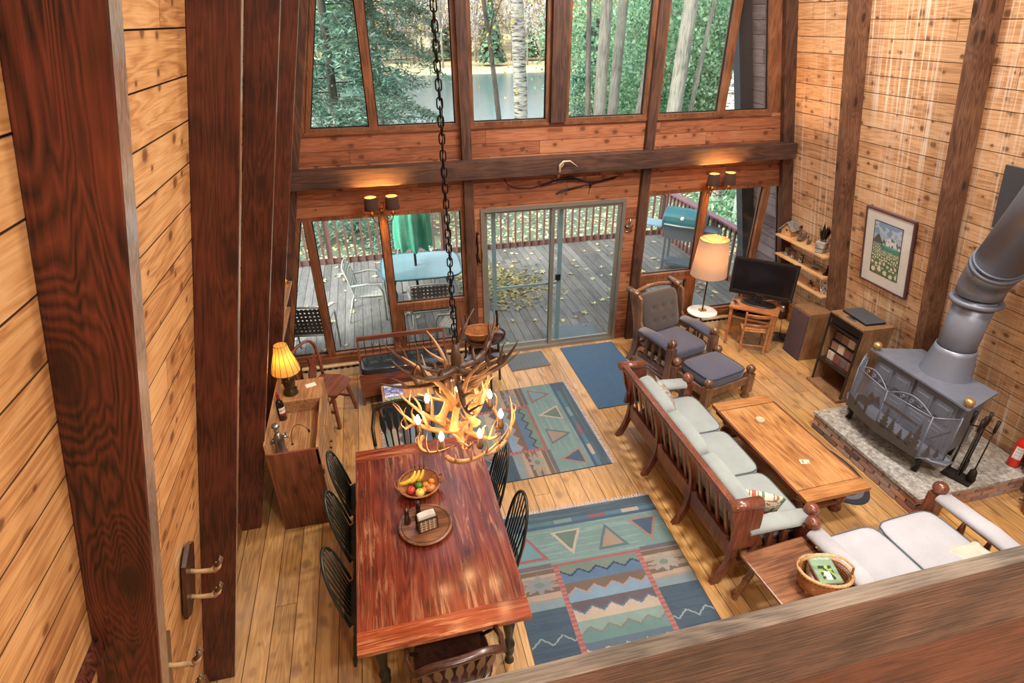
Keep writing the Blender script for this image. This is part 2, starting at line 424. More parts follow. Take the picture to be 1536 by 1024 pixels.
    def grid(s, fn, nu, nv, smooth=True, colfn=None, flip=False):
        g = [[s.bm.verts.new(s._t(fn(i/nu, j/nv))) for j in range(nv+1)] for i in range(nu+1)]
        if colfn and s.col is None: s.col = s.bm.loops.layers.float_color.new('Col')
        for i in range(nu):
            for j in range(nv):
                q = [g[i][j], g[i+1][j], g[i+1][j+1], g[i][j+1]]
                if flip: q.reverse()
                f = s.bm.faces.new(q); f.smooth = smooth
                if colfn:
                    c = lin(colfn((i+.5)/nu, (j+.5)/nv))
                    for lp in f.loops: lp[s.col] = c
        return s
    def obj(s, name, mat, parent=None, me=None):
        me = bpy.data.meshes.new(name)
        if s.col is None:
            bmesh.ops.recalc_face_normals(s.bm, faces=s.bm.faces[:])
        s.bm.to_mesh(me); s.bm.free()
        o = bpy.data.objects.new(name, me); COL.objects.link(o)
        me.materials.append(M[mat] if isinstance(mat, str) else mat)
        if parent is not None: o.parent = parent
        return o

def tag(o, label=None, cat=None, group=None, kind=None):
    if label: o['label'] = label
    if cat: o['category'] = cat
    if group: o['group'] = group
    if kind: o['kind'] = kind
    return o
def T(name, label, cat, loc=(0, 0, 0), rz=0, group=None):
    o = bpy.data.objects.new(name, None); COL.objects.link(o); o.empty_display_size = .1
    o.location = loc; o.rotation_euler = (0, 0, rz)
    return tag(o, label, cat, group)
def one(b, name, mat, label, cat, loc=(0, 0, 0), rz=0, group=None):
    o = b.obj(name, mat); o.location = loc; o.rotation_euler = (0, 0, rz)
    return tag(o, label, cat, group)
def struct(b, name, mat, parent=None):
    o = b.obj(name, mat, parent)
    if parent is None: o['kind'] = 'structure'
    return o
def dup(root, loc, rz=None, label=None, group=None, scale=None):
    def cp(o, parent):
        c = o.copy(); COL.objects.link(c)
        if parent is not None: c.parent = parent
        for ch in o.children: cp(ch, c)
        return c
    r = cp(root, None); r.location = loc
    if rz is not None: r.rotation_euler = (0, 0, rz)
    if label: r['label'] = label
    if group: r['group'] = group
    if scale: r.scale = (scale,)*3 if isinstance(scale, (int, float)) else scale
    return r
def text(name, body, size, mat, parent, xf, depth=.0006):
    cu = bpy.data.curves.new(name, 'FONT'); cu.body = body; cu.size = size; cu.extrude = depth; cu.align_x = 'CENTER'; cu.align_y = 'CENTER'
    o = bpy.data.objects.new(name, cu); COL.objects.link(o); o.matrix_local = xf
    dg = bpy.context.evaluated_depsgraph_get(); dg.update()
    me = bpy.data.meshes.new_from_object(o.evaluated_get(dg))
    bpy.data.objects.remove(o); bpy.data.curves.remove(cu)
    n = bpy.data.objects.new(name, me); COL.objects.link(n); me.materials.clear(); me.materials.append(M[mat])
    n.parent = parent; n.matrix_local = xf
    return n
def bez(p0, p1, p2, p3, n=8):
    p0, p1, p2, p3 = map(V, (p0, p1, p2, p3)); out = []
    for i in range(n+1):
        t = i/n; a = 1-t
        out.append(p0*a**3+p1*3*a*a*t+p2*3*a*t*t+p3*t**3)
    return out
M['beam_x2'] = wood('beam_dark_post', '#2e1d17', '#54382b', '#6f4c3a', 2, 1.2, .55, .5, .2)
M['railx'] = wood('rail_wood', '#40342b', '#715846', '#917a66', 0, 2.6, .8, 0, 1., fig=.25)
M['railx2'] = wood('rail_board', '#40261c', '#6d4331', '#8c6049', 0, 2.0, .7, 0, .6, fig=.25)
M['bulbfl'] = emit('floor_lamp_bulb', '#ffb65e', 380.)
M['pewterg'] = plain('verdigris', '#6f8078', .5, .3, .3, 20)
M['picglass'] = glass('picture_glass', '#ffffff', 1.)
M['bulbtl'] = emit('table_lamp_bulb', '#ffb65e', 60.)
M['dkgloss'] = wood('dark_gloss_wood', '#22130e', '#3d241a', '#50332a', 0, 1.5, .12, 0, .03, .6)
M['hoofdark'] = plain('dark_hoof', '#5d4630', .4, 0, .3, 30)
M['strapbrown'] = plain('brown_strap', '#7c6468', .7, 0, .1)
M['lightblue'] = plain('light_blue_shelf', '#7f9db0', .4, 0, .1)
M['rafter_edge'] = wood('weathered_edge_glare', '#6b5648', '#94806f', '#b3a192', 2, 2.0, .3, 0, .3, 1.)  # grey weathered edge, also paints in the glare on the farther left rafters
M['blanket'] = fabric('cream_blanket', '#aeaa98', '#d0ccbc', 120)
M['rail_top'] = wood('weathered_rail_top', '#463e35', '#6f6355', '#8b7e6d', 0, 2.6, .9, 0, 1., fig=.5)
M['silh'] = plain('silhouette_iron', '#4b443f', .6, .1, .2, 20)
M['palebrass'] = plain('worn_brass', '#c09c62', .32, .7, .15, 20)
# ------------------------------------------------------------------ the room
K = .235; XL = -1.6; XR = 6.07; YW = 6.77; YB = -2.4; ZT = 6.3
def lx(z): return XL+K*z
def rx(z): return XR-K*z

def slopewall(name, side, y0, y1, z0, z1, mat, th=.03):
    b = B(); i0 = int(floor(z0/.17)); z = i0*.17
    f = lx if side < 0 else rx
    while z < z1-.01:
        a, c = max(z+.002, z0), min(z+.168, z1)
        pts = [(f(a), a), (f(c), c), (f(c)+side*th, c), (f(a)+side*th, a)]
        vs = [(x, y0, zz) for x, zz in pts]+[(x, y1, zz) for x, zz in pts]
        b.faces(vs, [(0, 1, 2, 3), (7, 6, 5, 4), (0, 4, 5, 1), (1, 5, 6, 2), (2, 6, 7, 3), (3, 7, 4, 0)])
        z += .17
    pts = [(f(z0)+side*.02, z0), (f(z1)+side*.02, z1), (f(z1)+side*.16, z1), (f(z0)+side*.16, z0)]
    vs = [(x, y0, zz) for x, zz in pts]+[(x, y1, zz) for x, zz in pts]
    b.faces(vs, [(0, 1, 2, 3), (7, 6, 5, 4), (0, 4, 5, 1), (1, 5, 6, 2), (2, 6, 7, 3), (3, 7, 4, 0)])
    return struct(b, name, mat)
slopewall('wall_left', -1, YB, YW+.1, -.05, ZT, 'wall_l')
slopewall('wall_right', 1, YB, YW+.1, -.05, ZT, 'wall_r')
slopewall('wall_left_outside', -1, YW+.1, 7.75, -.17, ZT, 'wall_d')
slopewall('wall_right_outside', 1, YW+.1, 7.75, -.17, ZT, 'wall_d')
b = B(); b.box((2.235, (YB+YW+.1)/2, -.06), (7.9, YW+.1-YB, .12)); struct(b, 'floor', 'floor')
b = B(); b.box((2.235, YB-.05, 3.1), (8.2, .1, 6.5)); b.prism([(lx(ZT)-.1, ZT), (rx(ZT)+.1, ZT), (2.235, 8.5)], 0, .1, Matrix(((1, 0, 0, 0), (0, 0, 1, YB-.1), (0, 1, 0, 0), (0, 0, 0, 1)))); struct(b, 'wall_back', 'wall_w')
# ceiling: the two upper roof slopes
b = B()
for s_, x0 in ((-1, lx(ZT)), (1, rx(ZT))):
    p = [(x0+s_*.15, ZT-.1), (2.235, 8.4), (2.235, 8.6), (x0+s_*.25, ZT-.1)]
    vs = [(x, YB-.1, z) for x, z in p]+[(x, 7.75, z) for x, z in p]
    b.faces(vs, [(0, 1, 2, 3), (7, 6, 5, 4), (0, 4, 5, 1), (1, 5, 6, 2), (2, 6, 7, 3), (3, 7, 4, 0)])
struct(b, 'ceiling', 'wall_r')

XZ = Matrix(((1, 0, 0, 0), (0, 0, 1, 0), (0, 1, 0, 0), (0, 0, 0, 1)))
def wpoly(b, poly, y0=YW, y1=YW+.1):
    b.prism(poly, y0, y1, XZ)
def wrect(b, x0, x1, z0, z1, y0=YW, y1=YW+.1):
    wpoly(b, [(x0, z0), (x1, z0), (x1, z1), (x0, z1)], y0, y1)
b = B()
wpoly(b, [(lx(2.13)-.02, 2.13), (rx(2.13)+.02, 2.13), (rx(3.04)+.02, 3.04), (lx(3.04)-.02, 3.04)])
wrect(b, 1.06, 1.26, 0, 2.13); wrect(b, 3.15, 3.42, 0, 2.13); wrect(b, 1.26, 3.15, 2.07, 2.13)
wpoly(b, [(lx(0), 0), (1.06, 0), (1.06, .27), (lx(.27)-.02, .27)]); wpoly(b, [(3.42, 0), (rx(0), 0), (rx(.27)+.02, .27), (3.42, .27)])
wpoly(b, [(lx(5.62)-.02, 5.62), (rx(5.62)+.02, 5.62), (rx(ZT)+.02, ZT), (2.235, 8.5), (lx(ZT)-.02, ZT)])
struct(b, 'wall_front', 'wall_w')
b = B(); wpoly(b, [(lx(3.04)-.02, 3.04), (-.63, 3.04), (-.09, 5.6), (lx(5.62)-.02, 5.62)]); wpoly(b, [(5.06, 3.04), (rx(3.04)+.02, 3.04), (rx(5.62)+.02, 5.62), (4.48, 5.6)]); TRIMFILL = b

# rafters along both walls, posts and cross beam
tn = [0]
def trim(b, mat, parent=None):
    tn[0] += 1; return struct(b, 'trim_%d' % tn[0], mat, parent)
trim(TRIMFILL, 'trim')
def rafter(side, y, d=.205, th=.045, mat='beam_l', z0=0, z1=ZT):
    f = lx if side < 0 else rx
    b = B(); p = [(f(z0)-side*-.0, z0), (f(z1), z1), (f(z1)-side*d, z1), (f(z0)-side*d, z0)]
    vs = [(x, y, z) for x, z in p]+[(x, y+th, z) for x, z in p]
    bv, fs = b.faces(vs, [(0, 1, 2, 3), (7, 6, 5, 4), (0, 4, 5, 1), (1, 5, 6, 2), (2, 6, 7, 3), (3, 7, 4, 0)])
    if side < 0:
        fs[1].material_index = 0; fs[4].material_index = 1
    bmesh.ops.bevel(b.bm, geom=list({e for f_ in fs for e in f_.edges}), offset=.004, segments=1, affect='EDGES')
    o = trim(b, mat)
    if side < 0: o.data.materials.append(M['rafter_edge'])
    return o
for y, d, th in ((0.0, .19, .08), (1.38, .19, .08), (2.79, .205, .05), (4.21, .205, .05), (5.60, .205, .05)): rafter(-1, y, d, th, 'beam_l' if y < 2 else 'beam_l2')
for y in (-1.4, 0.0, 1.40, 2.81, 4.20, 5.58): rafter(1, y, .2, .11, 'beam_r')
rafter(-1, 6.69, .205, .08, 'beam_x2'); rafter(1, 6.69, .16, .08, 'beam_x2')
for side in (-1, 1):
    f = lx if side < 0 else rx
    b = B(); p = [(f(-.1), -.1), (f(ZT), ZT), (f(ZT)-side*.2, ZT), (f(-.1)-side*.2, -.1)]
    vs = [(x, 7.6, z) for x, z in p]+[(x, 7.75, z) for x, z in p]
    b.faces(vs, [(0, 1, 2, 3), (7, 6, 5, 4), (0, 4, 5, 1), (1, 5, 6, 2), (2, 6, 7, 3), (3, 7, 4, 0)])
    trim(b, 'shield')
b = B(); b.box((2.235, 6.66, 2.585), (6.36, .16, .2), bev=.006); trim(b, 'beam_x')
for x0, x1, z0, z1 in ((1.04, 1.155, 0, 5.7), (3.33, 3.445, 0, 5.7), (2.1, 2.285, 3.05, 5.7)):
    b = B(); b.box(((x0+x1)/2, 6.735, (z0+z1)/2), (x1-x0, .07, z1-z0), bev=.004); trim(b, 'beam_x2')

wn_ = [0]
def window(poly, fw=.045, mat='trim', glassmat='glass'):
    """timber frame round a polygon (x, z) with one pane"""
    wn_[0] += 1
    n = len(poly); cx = sum(p[0] for p in poly)/n; cz = sum(p[1] for p in poly)/n
    def inset(poly, d):
        out = []
        for i in range(n):
            a, b_, c = V(poly[i-1]), V(poly[i]), V(poly[(i+1) % n])
            e1 = (b_-a).normalized(); e2 = (c-b_).normalized()
            n1 = V((-e1.y, e1.x)); n2 = V((-e2.y, e2.x)); bi = (n1+n2); k = d/max(.2, bi.dot(n1))
            out.append(tuple(b_+bi*k))
        return out
    inn = inset(poly, fw)
    b = B()
    vs = []
    for y in (YW-.012, YW+.09):
        vs += [(x, y, z) for x, z in poly]+[(x, y, z) for x, z in inn]
    fs = []
    for i in range(n):
        j = (i+1) % n
        fs += [(i, j, n+j, n+i), (2*n+i, 3*n+i, 3*n+j, 2*n+j), (i, 2*n+i, 2*n+j, j), (n+i, n+j, 3*n+j, 3*n+i)]
    b.faces(vs, fs)
    o = struct(b, 'window_%d' % wn_[0], mat)
    b = B(); i2 = inset(poly, fw-.004)
    b.prism(i2, YW+.045, YW+.051, XZ); b.obj('pane', glassmat, o)
    b = B(); i3 = inset(poly, fw+.012)
    vs = [(x, YW+.04, z) for x, z in inn]+[(x, YW+.04, z) for x, z in i3]+[(x, YW+.055, z) for x, z in inn]+[(x, YW+.055, z) for x, z in i3]
    b.faces(vs, fs); b.obj('gasket', 'irondark', o)
    return o
f_ = .04
zt = 5.6
for poly in (
    [(-.64, 3.04), (.085, 3.04), (.085, zt), (-.1, zt)], [(.085, 3.04), (1.04, 3.04), (1.04, zt), (.085, zt)],
    [(1.155, 3.04), (2.1, 3.04), (2.1, zt), (1.155, zt)], [(2.285, 3.04), (3.33, 3.04), (3.33, zt), (2.285, zt)],
    [(3.445, 3.04), (4.34, 3.04), (4.34, zt), (3.445, zt)], [(4.34, 3.04), (5.07, 3.04), (4.49, zt), (4.34, zt)],
    # lower left
    [(lx(.27)+.2, .27), (-.79, .27), (-.79, 2.13), (lx(2.13)+.2, 2.13)], [(-.79, .27), (.07, .27), (.07, 2.13), (-.79, 2.13)],
    [(.07, .88), (1.04, .88), (1.04, 2.13), (.07, 2.13)], [(.14, .27), (.92, .27), (.92, .86), (.14, .86)],
    # lower right
    [(3.445, .92), (4.32, .92), (4.32, 2.14), (3.445, 2.14)], [(3.55, .27), (4.26, .27), (4.26, .88), (3.55, .88)],
    [(4.32, .27), (5.24, .27), (5.24, 2.14), (4.32, 2.14)], [(5.24, .27), (rx(.27)-.1, .27), (rx(2.14)-.1, 2.14), (5.24, 2.14)],
):
    window(poly)
# plain trim round the small opening panes
b = B(); wrect(b, .07, .14, .27, .88, YW-.008); wrect(b, .92, 1.04, .27, .88, YW-.008); wrect(b, .14, .92, .86, .88, YW-.008); trim(b, 'trim')
b = B(); wrect(b, 3.445, 3.55, .27, .92, YW-.008); wrect(b, 4.26, 4.32, .27, .92, YW-.008); wrect(b, 3.55, 4.26, .88, .92, YW-.008); trim(b, 'trim')
b = B(); wrect(b, lx(.2)+.2, 1.04, .2, .275, YW-.045); trim(b, 'trim_x')
b = B(); wrect(b, 3.45, rx(.2)-.16, .2, .275, YW-.045); trim(b, 'trim_x')
b = B(); wrect(b, -.66, 5.06, 3.02, 3.05, YW-.02); trim(b, 'trim_x')

# sliding door
b = B()
for x0, x1, z0, z1 in ((1.24, 1.285, 0, 2.08), (3.12, 3.165, 0, 2.08), (1.285, 3.12, 2.035, 2.08), (1.285, 3.12, 0, .05)): wrect(b, x0, x1, z0, z1, YW-.02, YW+.11)
door = struct(b, 'door_1', 'alu')
b = B()
for x0, x1, z0, z1 in ((1.285, 1.33, .05, 2.035), (2.16, 2.205, .05, 2.035), (1.33, 2.16, .05, .1), (1.33, 2.16, 1.995, 2.035)): wrect(b, x0, x1, z0, z1, YW+.045, YW+.075)
p = b.obj('sliding_panel', 'alu', door)
b = B(); wrect(b, 1.33, 2.16, .1, 1.995, YW+.057, YW+.062); b.obj('pane', 'glass', p)
b = B()
for x0, x1, z0, z1 in ((2.165, 2.21, .05, 2.035), (3.075, 3.12, .05, 2.035), (2.21, 3.075, .05, .1), (2.21, 3.075, 1.995, 2.035)): wrect(b, x0, x1, z0, z1, YW+.005, YW+.035)
p = b.obj('sliding_panel', 'alu', door)
b = B(); wrect(b, 2.21, 3.075, .1, 1.995, YW+.017, YW+.022); b.obj('pane', 'glass', p)
b = B()
for x0, x1, z0, z1 in ((1.4, 1.455, -.02, 2.03), (2.3, 2.36, -.02, 2.03), (1.45, 2.3, .92, .95), (1.4, 2.36, -.02, .04)): wrect(b, x0, x1, z0, z1, YW+.12, YW+.14)
sd = b.obj('screen_panel', 'bluealu', door)
b = B(); wrect(b, 2.28, 2.345, .98, 1.06, YW+.1, YW+.15); b.obj('latch', 'black', sd)

# baseboard heaters
for x0, x1, nm in ((-1.18, 1.0, 'left'), (3.5, 5.6, 'right')):
    t = T('baseboard_heater', 'cream baseboard heater running under the %s window group' % nm, 'heater', ((x0+x1)/2, 6.72, 0), 0)
    w = x1-x0
    b = B(); b.box((0, 0, .1), (w, .04, .03)); b.box((0, .02, .1), (w, .012, .2)); b.box((0, -.035, .075), (w, .012, .11), bev=.003); b.box((0, -.018, .175), (w, .05, .02), bev=.004); b.box((0,-.02,.01),(w,.04,.02)); b.obj('housing', 'cream', t)
    b = B()
    k = int(w/.075)
    for i in range(k): b.box((-w/2+.05+i*.075, -.036, .148), (.036, .016, .03))
    b.obj('vent_slot', 'black', t)

# loft floor and rail the camera looks over
b = B(); b.box((2.235, (YB+.42)/2, 2.29), (6.9, .42-YB, .2)); struct(b, 'loft_floor', 'floor')
b = B(); b.bar((-.62, .447, 3.205), (5.2, .447, 3.205), .03, .19, bev=.0085)
# worn, waney upper edge
for v in b.bm.verts:
    if v.co.z > 3.28: v.co.z += .004*mnoise.noise(V((v.co.x*9, 1, 2)))
ro = trim(b, 'railx'); ro.data.materials.append(M['rail_top'])
for p_ in ro.data.polygons:
    if p_.normal.z > .35: p_.material_index = 1
b = B(); b.bar((-.6, .462, 2.925), (5.15, .462, 2.925), .03, .35, bev=.006); trim(b, 'railx2')
for x in (2.4, 4.6):
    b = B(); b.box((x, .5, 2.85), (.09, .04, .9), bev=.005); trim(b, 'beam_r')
b = B(); b.box((lx(2.38)+.012, -.4, 2.38), (.03, 3.56, .05)); trim(b, 'beam_l')
b = B(); b.box((lx(.06)+.015, 3.0, .05), (.02, 6.9, .1)); o = struct(b, 'baseboard_left', 'trim')
b = B(); b.box((rx(.06)-.015, 3.0, .05), (.02, 7.4, .1)); o = struct(b, 'baseboard_right', 'wall_r')

# ------------------------------------------------------------------ outdoors
b = B(); b.box((.9, 9.1, -.145), (10.9, 4.46, .05)); b.box((.9, 11.32, -.22), (10.9, .04, .2)); struct(b, 'deck_floor', 'deck')
def railing(p0, p1, label, n, posts):
    p0, p1 = V(p0), V(p1); d = p1-p0; L = d.length; u = d.normalized()
    t = T('deck_railing', label, 'railing', p0, math.atan2(d.y, d.x))
    b = B(); b.box((L/2, 0, .985), (L+.1, .14, .035), bev=.004); b.obj('top_rail', 'redrail', t)
    b = B(); b.box((L/2, .0, .93), (L, .04, .09)); b.obj('upper_stringer', 'baluster', t)
    b = B(); b.box((L/2, 0, .06), (L, .04, .09)); b.obj('lower_stringer', 'baluster', t)
    for x in posts:
        b = B(); b.box((x, .045, .48), (.09, .09, .98)); b.obj('post', 'baluster', t)
    first = None
    for i in range(n):
        x = .1+(L-.2)*i/(n-1)
        if first is None:
            b = B(); b.box((0, -.032, .49), (.036, .036, .97)); first = b.obj('baluster', 'baluster', t); first.location = (x, 0, 0)
        else:
            c = first.copy(); COL.objects.link(c); c.parent = t; c.location = (x, 0, 0)
    return t
railing((-3.4, 11.22, -.12), (6.16, 11.22, -.12), 'brown balustrade with reddish top rail along the lake side of the deck', 61, (.1, 2.4, 4.7, 7.0))
railing((6.16, 11.3, -.12), (6.16, 7.8, -.12), 'reddish balustrade beside the barbecue running back to the house', 23, (.05, 2.0, 3.4))

def hz(x, y):
    """ground height outdoors"""
    z = -.9
    if y > 12: z -= 2.3*min(1, (y-12)/26)**1.2
    if 34 < y < 95: z = min(z, -3.6)
    if y >= 88: z = -3.6+min(1, (y-88)/8)*.9+max(0, y-120)*.03 + max(0, y-135)*.16
    if x > 15 and 18 < y < 60: z = max(z, -3.2+min(3., (x-15)*.25))
    if 12 < y < 95 or y > 96: z += .12*mnoise.noise(V((x*.3, y*.3, 0)))
    return z
def ground_mat():
    m = NT('leafy_ground'); co = m.coord()
    g = m.ramp(m.noise(co, .55, 5, .65), [(.3, '#46544a'), (.5, '#5c6d58'), (.7, '#75725a')])
    vo = m.add('ShaderNodeTexVoronoi', {'Vector': m.mapping(co, (7, 5, 7)), 'Scale': 1.}, feature='F1')
    sel = m.math('LESS_THAN', vo.outputs['Distance'], .33)
    lc = m.ramp(m.add('ShaderNodeSeparateColor', {0: vo.outputs['Color']}).outputs[0], [(0, '#8f6b45'), (.35, '#b3a68a'), (.6, '#c9c5b2'), (.8, '#bfa95f'), (1, '#a8865c')])
    den = m.math('GREATER_THAN', m.noise(co, .35, 3), m.math('MULTIPLY', m.add('ShaderNodeSeparateColor', {0: vo.outputs['Color']}).outputs[1], .85))
    c = m.mix(m.math('MULTIPLY', sel, den), g, lc)
    m.base(c); m.p(Roughness=.95); return m.m
M['ground'] = ground_mat()
def far_mat():
    m = NT('far_shore_ground'); co = m.coord()
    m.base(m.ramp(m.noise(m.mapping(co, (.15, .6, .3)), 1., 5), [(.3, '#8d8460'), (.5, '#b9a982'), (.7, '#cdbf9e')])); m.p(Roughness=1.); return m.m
M['farground'] = far_mat()
b = B()
xs = [-60+2.2*i for i in range(62)]; 
b.grid(lambda u, v: (-50+130*u, 11.4+43*v, hz(-50+130*u, 11.4+43*v)), 90, 40)
b.grid(lambda u, v: (-50+130*u, 5+6.4*v, -.9), 20, 2)
struct(b, 'ground_near', 'ground')
b = B(); b.grid(lambda u, v: (-160+420*u, 86+190*v, hz(-160+420*u, 86+190*v)), 60, 40); struct(b, 'ground_far', 'farground')
def water():
    m = NT('lake_water'); co = m.coord()
    m.base('#4a6064'); m.p(Roughness=.16)
    n = m.noise(m.mapping(co, (1.2, 2.6, 1)), 1.1, 4, .6)
    m.bump(n, .25, .08); return m.m
M['water'] = water()
b = B(); b.faces([(-200, 28, -3), (260, 28, -3), (260, 100, -3), (-200, 100, -3)], [(0, 1, 2, 3)]); o = struct(b, 'lake', 'water')

# leaves: cheap mesh of many small faces
def leaves(name, pts, mat, parent, sx, sy, droop=None, tone=(0, 1)):
    """pts: (pos, normal-ish, size) -> quads with a random tone"""
    vs = []; fs = []; cols = []
    for i, (p, d, s) in enumerate(pts):
        d = V(d).normalized(); a = d.orthogonal().normalized()
        a = Matrix.Rotation(random.uniform(0, 2*pi), 3, d) @ a; c = d.cross(a)
        a = a*sx*s; c = c*sy*s; p = V(p)
        k = len(vs); vs += [p-a, p-c*.8, p+a, p+c]; fs.append((k, k+1, k+2, k+3))
        cols.append(random.uniform(*tone))
    me = bpy.data.meshes.new(name); me.from_pydata(vs, [], fs)
    ca = me.color_attributes.new('Col', 'FLOAT_COLOR', 'CORNER')
    buf = []
    for c in cols: buf += [c, c, c, 1]*4
    ca.data.foreach_set('color', buf)
    me.materials.append(M[mat]); o = bpy.data.objects.new(name, me); COL.objects.link(o)
    if parent is not None: o.parent = parent
    return o
M['needle'] = leafmat('hemlock_needles', '#3c5b4e', '#5f8674', '#90b09e', .35)  # needles lightened, pale haze put into the leaf colours
M['green'] = leafmat('green_leaves', '#4b7657', '#7aa57d', '#b0c9a8', .45)
M['yellow'] = leafmat('yellow_leaves', '#c39a38', '#dcbc5c', '#e9dba0', .45)
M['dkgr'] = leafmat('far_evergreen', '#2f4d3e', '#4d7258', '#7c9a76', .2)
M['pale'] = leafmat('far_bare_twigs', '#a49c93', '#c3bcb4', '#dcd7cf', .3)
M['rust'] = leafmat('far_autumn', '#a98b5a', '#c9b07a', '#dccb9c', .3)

def rv(): return V((random.gauss(0, 1), random.gauss(0, 1), random.gauss(0, 1)))
def trunk(b, h, r, lean=(0, 0), wob=.12, n=10, top=.35):
    pts = []; k = 9
    for i in range(k):
        t = i/(k-1)
        pts.append((lean[0]*t+wob*mnoise.noise(V((t*3, r*9, h))), lean[1]*t+wob*mnoise.noise(V((r*7, t*3, h))), -1.+(h+1)*t))
    b.tube(pts, [r*(1.15 if i == 0 else 1)*(1-(1-top)*i/(k-1)) for i in range(k)], n)
    return pts
def conifer(name, label, loc, h, R, n, z0=1., group=None, mat='needle', size=.75):
    t = T(name, label, 'tree', loc, 0, group)
    b = B(); trunk(b, h, .11+.002*h); 
    P = []; k = int(h*9)
    bough = B()
    for i in range(k):
        z = z0+(h-z0)*i/k; L = R*(1-(z-z0)/(h-z0)*.8)*random.uniform(.7, 1.1); a = random.uniform(0, 2*pi)
        tip = V((cos(a)*L, sin(a)*L, z-.25*L)); mid = V((cos(a)*L*.5, sin(a)*L*.5, z+.02*L))
        b.tube([(0, 0, z), mid, tip], [.02, .012, .004], 4, False)
        for j in range(int(n/k)):
            s = random.uniform(.12, 1)**.7
            p = V((cos(a)*L*s, sin(a)*L*s, z+.1*L*s*(1-s)*2-.25*L*s*s)); side = V((-sin(a), cos(a), 0))*random.gauss(0, .22)*L*(1.1-s*.5)
            q = p+side+V((0, 0, -abs(random.gauss(0, .12))))
            P.append((q, (random.gauss(0, .5), random.gauss(0, .5), 1), random.uniform(.6, 1.2)*size))
    b.obj('trunk', 'bark', t)
    leaves('foliage', P, mat, t, .15, .04)
    return t
def crown_pts(n, c, R, rz, clumps=30, sp=.22, size=1.):
    P = []; cs = []
    for i in range(clumps):
        d = rv().normalized()*random.uniform(.35, 1)**.6
        cs.append(V((c[0]+d.x*R, c[1]+d.y*R, c[2]+d.z*rz)))
    for i in range(n):
        q = random.choice(cs)+rv()*R*sp
        P.append((q, rv()+V((0, 0, .8)), random.uniform(.6, 1.3)*size))
    return P, cs
def broad(name, label, loc, h, r, n, R, rz, mat, bark='bark', lean=(0, 0), cz=None, group=None, clumps=30, size=1., sp=.2):
    t = T(name, label, 'tree', loc, 0, group)
    b = B(); pts = trunk(b, h, r, lean)
    c = (lean[0], lean[1], cz if cz is not None else h)
    P, cs = crown_pts(n, c, R, rz, clumps, sp, size)
    for q in cs[:16]:
        base = V(pts[random.choice((4, 5, 6, 7))]); mid = (base+q)/2+V((0, 0, .3)); b.tube([base, mid, q], [r*.3, r*.18, r*.05], 5, False)
    b.obj('trunk', bark, t)
    if n: leaves('foliage', P, mat, t, .1, .08)
    return t
def gl(x, y): return (x, y, hz(x, y))
conifer('hemlock_tree', 'tall drooping hemlock just beyond the deck at the far left', gl(-.7, 16.5), 15, 2.5, 44000, .5)
conifer('hemlock_tree', 'hemlock with long boughs hanging over the lake behind the chandelier chain', gl(.6, 22), 18, 2.9, 44000, 2.6)
conifer('hemlock_tree', 'hemlock behind the others at the lake edge, farthest left', gl(-3.2, 25), 17, 4.2, 26000, .5)
conifer('hemlock_tree', 'low hemlock boughs behind the grey trunks right of the middle window', gl(11.2, 29), 6.5, 2.7, 16000, .4)
broad('birch_tree', 'white barked birch standing alone in the middle upper window', gl(5.25, 20), 17, .27, 1500, 3.5, 2.5, 'yellow', 'birch', (-.6, 0), 10, size=.5)
broad('bare_tree', 'slim dark forked tree leaning beside the white birch', gl(4.6, 18.6), 11, .1, 800, 3, 2.6, 'yellow', 'bark', (-1.6, 0), 7, size=.5)
broad('grey_tree', 'straight grey trunk, left one of the group right of the central post', gl(8.0, 20), 18, .24, 0, 3, 2, 'green', 'bark_grey', (.1, 0), 15)
broad('grey_tree', 'straight grey trunk, middle one of the group right of the central post', gl(8.85, 21), 18, .22, 0, 3, 2, 'green', 'bark_grey', (.5, 0), 15)
broad('grey_tree', 'leaning grey trunk, right one of the group right of the central post', gl(9.5, 20.5), 18, .17, 500, 3, 2, 'green', 'bark_grey', (1.6, 0), 9)
broad('bare_tree', 'thin dark curved tree left of the grey trunks', gl(7.4, 19), 13, .11, 900, 2.5, 2, 'yellow', 'bark', (-.7, 0), 8, size=.5)
broad('grey_tree', 'thick grey trunk at the left edge of the right upper windows', gl(10.5, 19.5), 18, .3, 0, 3, 2, 'green', 'bark_grey', (.8, 0), 15)
broad('grey_tree', 'thin twisting trunk in the right upper window', gl(11.2, 20), 14, .1, 300, 2, 1.5, 'green', 'bark_grey', (1.6, .3), 7)
broad('grey_tree', 'pale thick trunk standing beyond the barbecue', gl(10.5, 16.2), 16, .26, 0, 2, 2, 'green', 'birch', (.9, 0), 14)
for x, y, h, R, n, cz, sz in ((12.5, 25, 9, 3.6, 16000, 4.4, .8), (16.5, 27, 10, 4.2, 16000, 4.4, .85), (14.5, 33, 12, 5., 16000, 5.5, 1.), (20.5, 31, 12, 5., 16000, 5.5, 1.), (19, 40, 9, 4., 10000, 3.2, 1.), (27, 39, 10, 4., 10000, 3.4, 1.), (31, 45, 10, 4.5, 10000, 3.4, 1.1), (18.5, 22, 8, 3., 14000, 2.8, .7), (24, 33, 11, 4.5, 14000, 5, 1.), (22, 27, 9, 3.6, 12000, 4, .85)):
    broad('maple_tree', 'leafy green tree in the woods to the right', gl(x, y), h, .14, n, R, R*.9, 'green', 'bark_grey', (.4, 0), cz, 'green trees in the woods to the right', 60, sz, .16)
